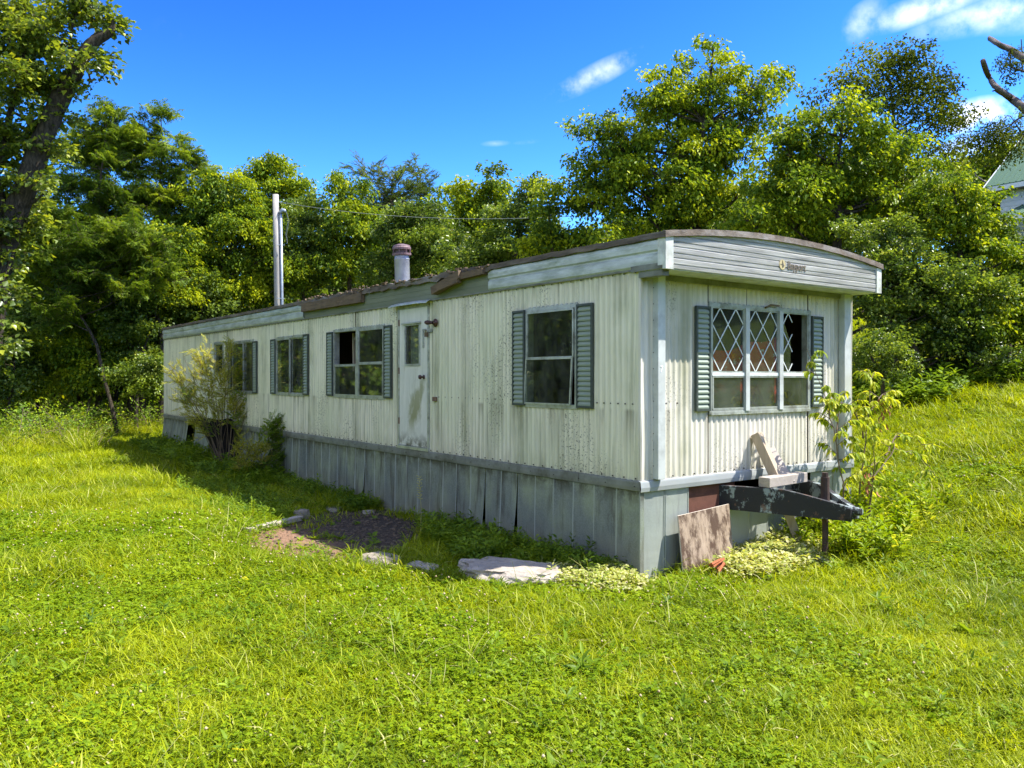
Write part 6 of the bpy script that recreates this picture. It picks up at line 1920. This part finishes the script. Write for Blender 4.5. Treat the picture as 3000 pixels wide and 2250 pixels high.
def clover_clump(name, seed, n=58, rad=.15, h=.07, flowers=0, mat='clover', leaf=.014):
    r = np.random.default_rng(seed); P, D, Nn, L = [], [], [], []
    for i in range(n):
        a = r.uniform(0, 6.28); q = rad * math.sqrt(r.random()); c = np.array([q * math.cos(a), q * math.sin(a), h * r.uniform(.35, 1.1)])
        tl = r.normal(0, .25, 2); a0 = r.uniform(0, 6.28)
        for k in range(3):
            t = a0 + k * 2.094; P.append(c); D.append([math.cos(t), math.sin(t), tl[0] * math.cos(t) + tl[1] * math.sin(t) - .05]); Nn.append([-tl[0], -tl[1], 1]); L.append(leaf * r.uniform(.7, 1.3))
    L = np.array(L); parts = [(*leaves_arrays(P, D, Nn, L, L * .95, fold=.12), 0)]
    for i in range(flowers):
        a = r.uniform(0, 6.28); q = rad * math.sqrt(r.random()); c = np.array([q * math.cos(a), q * math.sin(a), h * r.uniform(1.1, 1.7)])
        V = np.array([[1, 0, 0], [-1, 0, 0], [0, 1, 0], [0, -1, 0], [0, 0, 1], [0, 0, -1]], float) * .008 + c
        Fc = np.array([[0, 2, 4], [2, 1, 4], [1, 3, 4], [3, 0, 4], [2, 0, 5], [1, 2, 5], [3, 1, 5], [0, 3, 5]]); parts.append((V, Fc, 1))
        V, Fc = thin_twig([(c[0], c[1], 0), tuple(c)], .0012, .0012); parts.append((V, Fc, 0))
    V, Fc, Mi = merge_meshdata(parts)
    return fast_mesh(name, V, Fc, [LEAF[mat], LEAF['flower']], Mi)


def weed(name, seed, n=14, L0=.11, wid=.34, mat='weed', rise=.55, stem=0.0, shape='long'):
    r = np.random.default_rng(seed)
    a = np.arange(n) * 2.4 + r.normal(0, .3, n)
    z = np.linspace(0, stem, n) if stem else np.zeros(n)
    P = np.stack([.01 * np.cos(a), .01 * np.sin(a), z + .005], 1)
    D = np.stack([np.cos(a), np.sin(a), rise + r.normal(0, .25, n)], 1)
    Nn = np.stack([-np.cos(a) * rise, -np.sin(a) * rise, np.ones(n)], 1)
    L = L0 * r.uniform(.6, 1.2, n) * (1 - .4 * np.linspace(0, 1, n) * (1 if stem else 0))
    V, Fc = leaves_arrays(P, D, Nn, L, L * wid, fold=.10, shape=shape)
    parts = [(V, Fc, 0)]
    if stem: V2, F2 = thin_twig([(0, 0, 0), (0, 0, stem)], .003, .0015); parts.append((V2, F2, 0))
    V, Fc, Mi = merge_meshdata(parts)
    return fast_mesh(name, V, Fc, [LEAF[mat]], Mi)


proto_coll('grass_clump', [blade_clump('grass_clump', 31), blade_clump('grass_clump', 32, 60, .16, (.04, .12), .0075, .9), blade_clump('grass_clump', 33, 54, .15, (.05, .15), .0075, .8, dry=2), blade_clump('grass_clump', 34, 50, .16, (.04, .12), .009, .6, dry=1)])
proto_coll('tall_grass', [blade_clump('tall_grass', 41, 30, .14, (.16, .30), .006, .8, dry=3), blade_clump('tall_grass', 42, 26, .12, (.14, .26), .007, .9, dry=2)])
proto_coll('clover_clump', [clover_clump('clover_clump', 51), clover_clump('clover_clump', 52, 46, flowers=0), clover_clump('clover_clump', 53, 40, flowers=1), clover_clump('clover_clump', 54, 40, flowers=4)])
proto_coll('weed_rosette', [weed('weed_rosette', 61, 9, .085, .42), weed('weed_rosette', 62, 10, .11, .26), weed('weed_rosette', 63, 8, .075, .5, rise=.3), weed('weed_rosette', 64, 12, .09, .3, stem=.10)])
proto_coll('leafy_weed', [weed('leafy_weed', 71, 20, .09, .5, stem=.20), weed('leafy_weed', 72, 16, .11, .42, stem=.26), weed('leafy_weed', 73, 24, .06, .45, stem=.22), clover_clump('leafy_weed', 74, 60, .16, .16, 0, 'weed', .03)])
proto_coll('variegated_clump', [weed('variegated_clump', 81, 18, .055, .5, 'varieg', stem=.09), weed('variegated_clump', 82, 20, .05, .55, 'varieg', stem=.12), clover_clump('variegated_clump', 83, 34, .12, .10, 0, 'varieg', .024)])
proto_coll('bright_weed', [weed('bright_weed', 71, 20, .09, .4, 'sapling', stem=.20), weed('bright_weed', 72, 22, .10, .35, 'clover', stem=.26), blade_clump('bright_weed', 75, 40, .12, (.14, .26), .007, .7)])
proto_coll('yellow_bloom', [weed('yellow_bloom', 91, 8, .018, .5, 'yellow', rise=.3, stem=.0)])


def blocked(x, y):
    """home footprint, slabs (home coordinates)"""
    if -0.22 < x < .3 and -0.25 < y < .15: return True
    if -0.02 < x < WID + .02 and -0.02 < y < LEN + .1: return True
    dx_, dy_ = x + 1.0, y - .82
    c_, s_ = math.cos(R(118)), math.sin(R(118))
    u, v = dx_ * c_ + dy_ * s_, -dx_ * s_ + dy_ * c_
    if (u / .50) ** 2 + (v / .29) ** 2 < 1: return True
    return False


def field(n, y0, y1, margin=1.22, pw=1.0, test=None):
    out = []
    while len(out) < n:
        Y = y0 + (y1 - y0) * r_.random() ** pw
        if r_.random() > Y / y1: continue
        X = r_.uniform(-1, 1) * (.63 * Y * margin + 2.0)
        x, y = lx(X, Y), ly(X, Y)
        if blocked(x, y): continue
        if in_poly(x, y, DIRT) and r_.random() > (.03 if x < -1.4 else .012): continue
        if test and not test(X, Y, x, y): continue
        out.append((X, Y, g(X, Y) - .004))
    return np.array(out)


def upright(n, tilt=.12): return np.stack([r_.normal(0, tilt, n), r_.normal(0, tilt, n), r_.uniform(0, 6.28, n)], 1)


def hvar(P, f=.8, seed=0.0, amp=.5): return np.array([1 + amp * mnoise.noise(Vector((p[0] * f, p[1] * f, seed))) + .25 * mnoise.noise(Vector((p[0] * 3.1, p[1] * 3.1, seed))) for p in P])


lawn = []
for n, ya, yb, sc in ((17500, 2.0, 7.5, 1.0), (16500, 7.5, 14, 1.35), (13000, 14, 26, 2.0), (6000, 26, 44, 3.4)):
    P = field(n, ya, yb); S = sc * hvar(P) * r_.uniform(.75, 1.25, n); lawn.append((P, S))
P = np.concatenate([a for a, _ in lawn]); S = np.concatenate([b for _, b in lawn])
kind(tag(scatter('grass', 'grass_clump', P, upright(len(P)), S), 'bright yellow green unmown grass covering the whole lawn', 'grass'), 'stuff')
n = 1000
P = field(n, 2.5, 16, test=lambda X, Y, x, y: mnoise.noise(Vector((X * .5, Y * .5, 20))) + .25 * r_.random() > .1)
kind(tag(scatter('tall_grass', 'tall_grass', P, upright(n, .25), r_.uniform(.6, 1.05, n) * (P[:, 1] / 9 + .5).clip(.7, 1.5)), 'longer arching grass blades standing above the lawn', 'grass'), 'stuff')


def clov(X, Y, x, y): return mnoise.noise(Vector((X * .45, Y * .45, 33))) + (.25 if x < -2 else -.10) + .3 * (r_.random() - .5) > .02


n = 5200; P = field(n, 2.1, 11, test=clov); pk = r_.choice([0, 1, 2, 3], n, p=[.46, .40, .11, .03])
kind(tag(scatter('clover', 'clover_clump', P, upright(n, .1), r_.uniform(.9, 1.5, n) * (P[:, 1] / 8).clip(1, 1.5), pick=pk), 'patches of white flowering clover through the lawn', 'clover'), 'stuff')
n = 4200; P = field(n, 2.4, 15)
kind(tag(scatter('broadleaf_weeds', 'weed_rosette', P, upright(n, .2), r_.uniform(.6, 1.5, n)), 'broad leaved plantain and dandelion scattered in the lawn', 'weeds'), 'stuff')
n = 16; P = field(n, 3.5, 9); P[:, 2] += .12
kind(tag(scatter('yellow_blooms', 'yellow_bloom', P, upright(n, .3), r_.uniform(.8, 1.5, n)), 'few small yellow blooms dotted in the lawn', 'flowers'), 'stuff')


def patch(n, boxes, zoff=0.0):
    """random points in home coordinates: boxes (x0, x1, y0, y1, weight)"""
    ws = np.array([b[4] for b in boxes], float); ws /= ws.sum(); out = []
    while len(out) < n:
        b = boxes[r_.choice(len(boxes), p=ws)]
        x, y = r_.uniform(b[0], b[1]), r_.uniform(b[2], b[3])
        if blocked(x, y): continue
        w = L2W(x, y); out.append((w.x, w.y, g(w.x, w.y) + zoff))
    return np.array(out)


n = 620; P = patch(n, [(-.75, -.05, .9, 2.9, 5), (-.45, -.05, .2, 1.0, 2), (-.35, -.03, 2.9, 3.6, 1), (-.55, -.03, 5.0, 8.8, 4), (-1.0, -.6, 1.2, 1.9, 1)])
kind(tag(scatter('weeds', 'leafy_weed', P, upright(n, .2), r_.uniform(.5, 1.15, n)), 'dark leafy weeds growing along the foot of the skirting', 'weeds'), 'stuff')
n = 700; P = patch(n, [(-1.0, -.03, 10.0, 17.6, 4), (-.4, -.02, 13, 17.6, 2), (-.8, -.05, 8.6, 10, 1)])
kind(tag(scatter('ground_ivy', 'leafy_weed', P, upright(n, .3), r_.uniform(.8, 1.6, n)), 'low leafy ground cover around the charred stump and far skirting', 'ground cover'), 'stuff')
n = 500; P = patch(n, [(-1.9, -.9, 5.6, 9.5, 3), (-2.2, -1.4, 4.9, 7.2, 2)])
kind(tag(scatter('weeds', 'leafy_weed', P, upright(n, .2), r_.uniform(.45, .95, n)), 'sunlit leafy weeds in the lawn left of the bare earth', 'weeds'), 'stuff')
n = 330; P = np.concatenate([patch(230, [(-.78, -.15, -.15, .62, 1), (-.62, -.2, -.3, .2, 1)]), patch(100, [(-.3, .0, .0, .5, 1)])])
kind(tag(scatter('variegated_plants', 'variegated_clump', P[:n], upright(n, .2), r_.uniform(.8, 1.4, n)), 'cream variegated ground cover beside the limestone slab', 'ground cover'), 'stuff')
n = 620; P = patch(n, [(.70, 1.6, -.85, -.25, 2), (1.2, 2.3, -.75, -.05, 3), (.9, 1.4, -.6, -.3, 1)])
kind(tag(scatter('variegated_plants', 'variegated_clump', P, upright(n, .2), r_.uniform(.9, 1.7, n)), 'cream variegated ground cover in front of the leaning plywood', 'ground cover'), 'stuff')
n = 420; P = patch(n, [(2.0, 3.8, -1.0, -.02, 3), (2.4, 4.4, -.9, .2, 2), (1.9, 2.4, -1.3, -.8, 1)])
kind(tag(scatter('weeds', 'bright_weed', P, upright(n, .25), r_.uniform(.7, 1.6, n)), 'rank weeds under the trailer tongue and saplings', 'weeds'), 'stuff')
# ragged tall growth at the meadow edge on the left and along the foot of the hedge
P = []
while len(P) < 3800:
    X = r_.uniform(-24, -6); Y = r_.uniform(18.5, 34)
    if lx(X, Y) > -1.2 and ly(X, Y) < LEN + 1: continue
    if X < -.66 * Y * 1.15: continue
    e = 24.5 + 2.2 * mnoise.noise(Vector((X * .4, 0, 2))) + (3.5 if X > -11.0 else 0)
    if X < -.515 * Y: e = 19.6 + 1.2 * mnoise.noise(Vector((X * .4, 0, 2)))
    if Y < e or (X >= -.515 * Y and X > -11 and Y < 27): continue
    P.append((X, Y, g(X, Y)))
P = np.array(P)
kind(tag(scatter('meadow_growth', 'tall_grass', P, upright(len(P), .2), r_.uniform(1.6, 2.9, len(P))), 'tall rough grass at the far left meadow edge', 'grass'), 'stuff')
n = 900; sel = r_.choice(len(P), n, replace=False); Q = P[sel] + np.stack([r_.normal(0, .4, n), r_.normal(0, .4, n), r_.uniform(.1, .5, n)], 1)
kind(tag(scatter('meadow_brush', 'brush_spray', Q, np.stack([r_.normal(0, .3, n), -r_.uniform(.5, 1.3, n), r_.uniform(0, 6.28, n)], 1), r_.uniform(.5, 1.0, n)), 'tangled leafy brush in the rough meadow edge', 'brush'), 'stuff')
P = []
for k in range(900):
    X = r_.uniform(6.2, 15); Yh = 15.3 + 1.0 * mnoise.noise(Vector((X * .6, 0, 0))) + r_.uniform(0, 2.0); P.append((X, Yh, g(X, Yh)))
P = np.array(P)
kind(tag(scatter('hedge_foot_growth', 'leafy_weed', P, upright(len(P), .2), r_.uniform(1.2, 2.6, len(P))), 'tall weeds fringing the foot of the hedge on the slope', 'weeds'), 'stuff')

n = 46; P = patch(n, [(-2.5, -1.5, 2.3, 4.6, 3), (-1.5, -.5, 2.6, 4.9, 1)], .015)
kind(tag(scatter('weeds', 'weed_rosette', P, upright(n, .2), r_.uniform(.6, 1.2, n)), 'sparse seedlings on the bare earth patch', 'weeds'), 'stuff')
# arching grass tufts by the stones
for x, y, s, lb in ((-1.28, 1.62, 1.5, 'arching tuft of long grass between the small rock and the slab'), (-1.75, 2.55, 1.0, 'thin tuft of grass at the edge of the bare earth')):
    w_ = L2W(x, y); n = 34; r2 = np.random.default_rng(int(x * -100))
    a = r2.uniform(0, 6.28, n); Pq = np.stack([.05 * np.cos(a), .05 * np.sin(a), np.zeros(n)], 1)
    D = np.stack([np.cos(a) * .7, np.sin(a) * .7, np.ones(n)], 1)
    V, Fc = ribbons(Pq, D, r2.uniform(.2, .34, n) * s, .008 * np.ones(n), r2.uniform(.3, 1.1, n), 6)
    o = link_mesh('grass_tuft', fast_mesh('grass_tuft', V, Fc, [LEAF['grass']]), None, (w_.x, w_.y, g(w_.x, w_.y)))
    tag(o, lb, 'grass tuft')
# dry seed stalk by the skirting
w_ = L2W(-.62, 3.05); z0 = g(w_.x, w_.y)
ss = thing('seed_stalk', 'single dry pale seed stalk rising before the skirting', 'grass stalk', (w_.x, w_.y, z0))
mb = MB(); mb.tube([(0, 0, 0), (.01, 0, .35), (-.02, 0, .72)], [.004, .003, .002], 4); mb.build('stem', LEAF['dry'], ss)
mb = MB()
for k in range(26): z = .46 + k * .011; a = k * 2.4; mb.tube([(-.01, 0, z), (-.01 + .035 * math.cos(a), .035 * math.sin(a), z + .012)], [.002, .006], 4)
mb.build('seed_head', LEAF['dry'], ss)
print('sprays', n_spray)
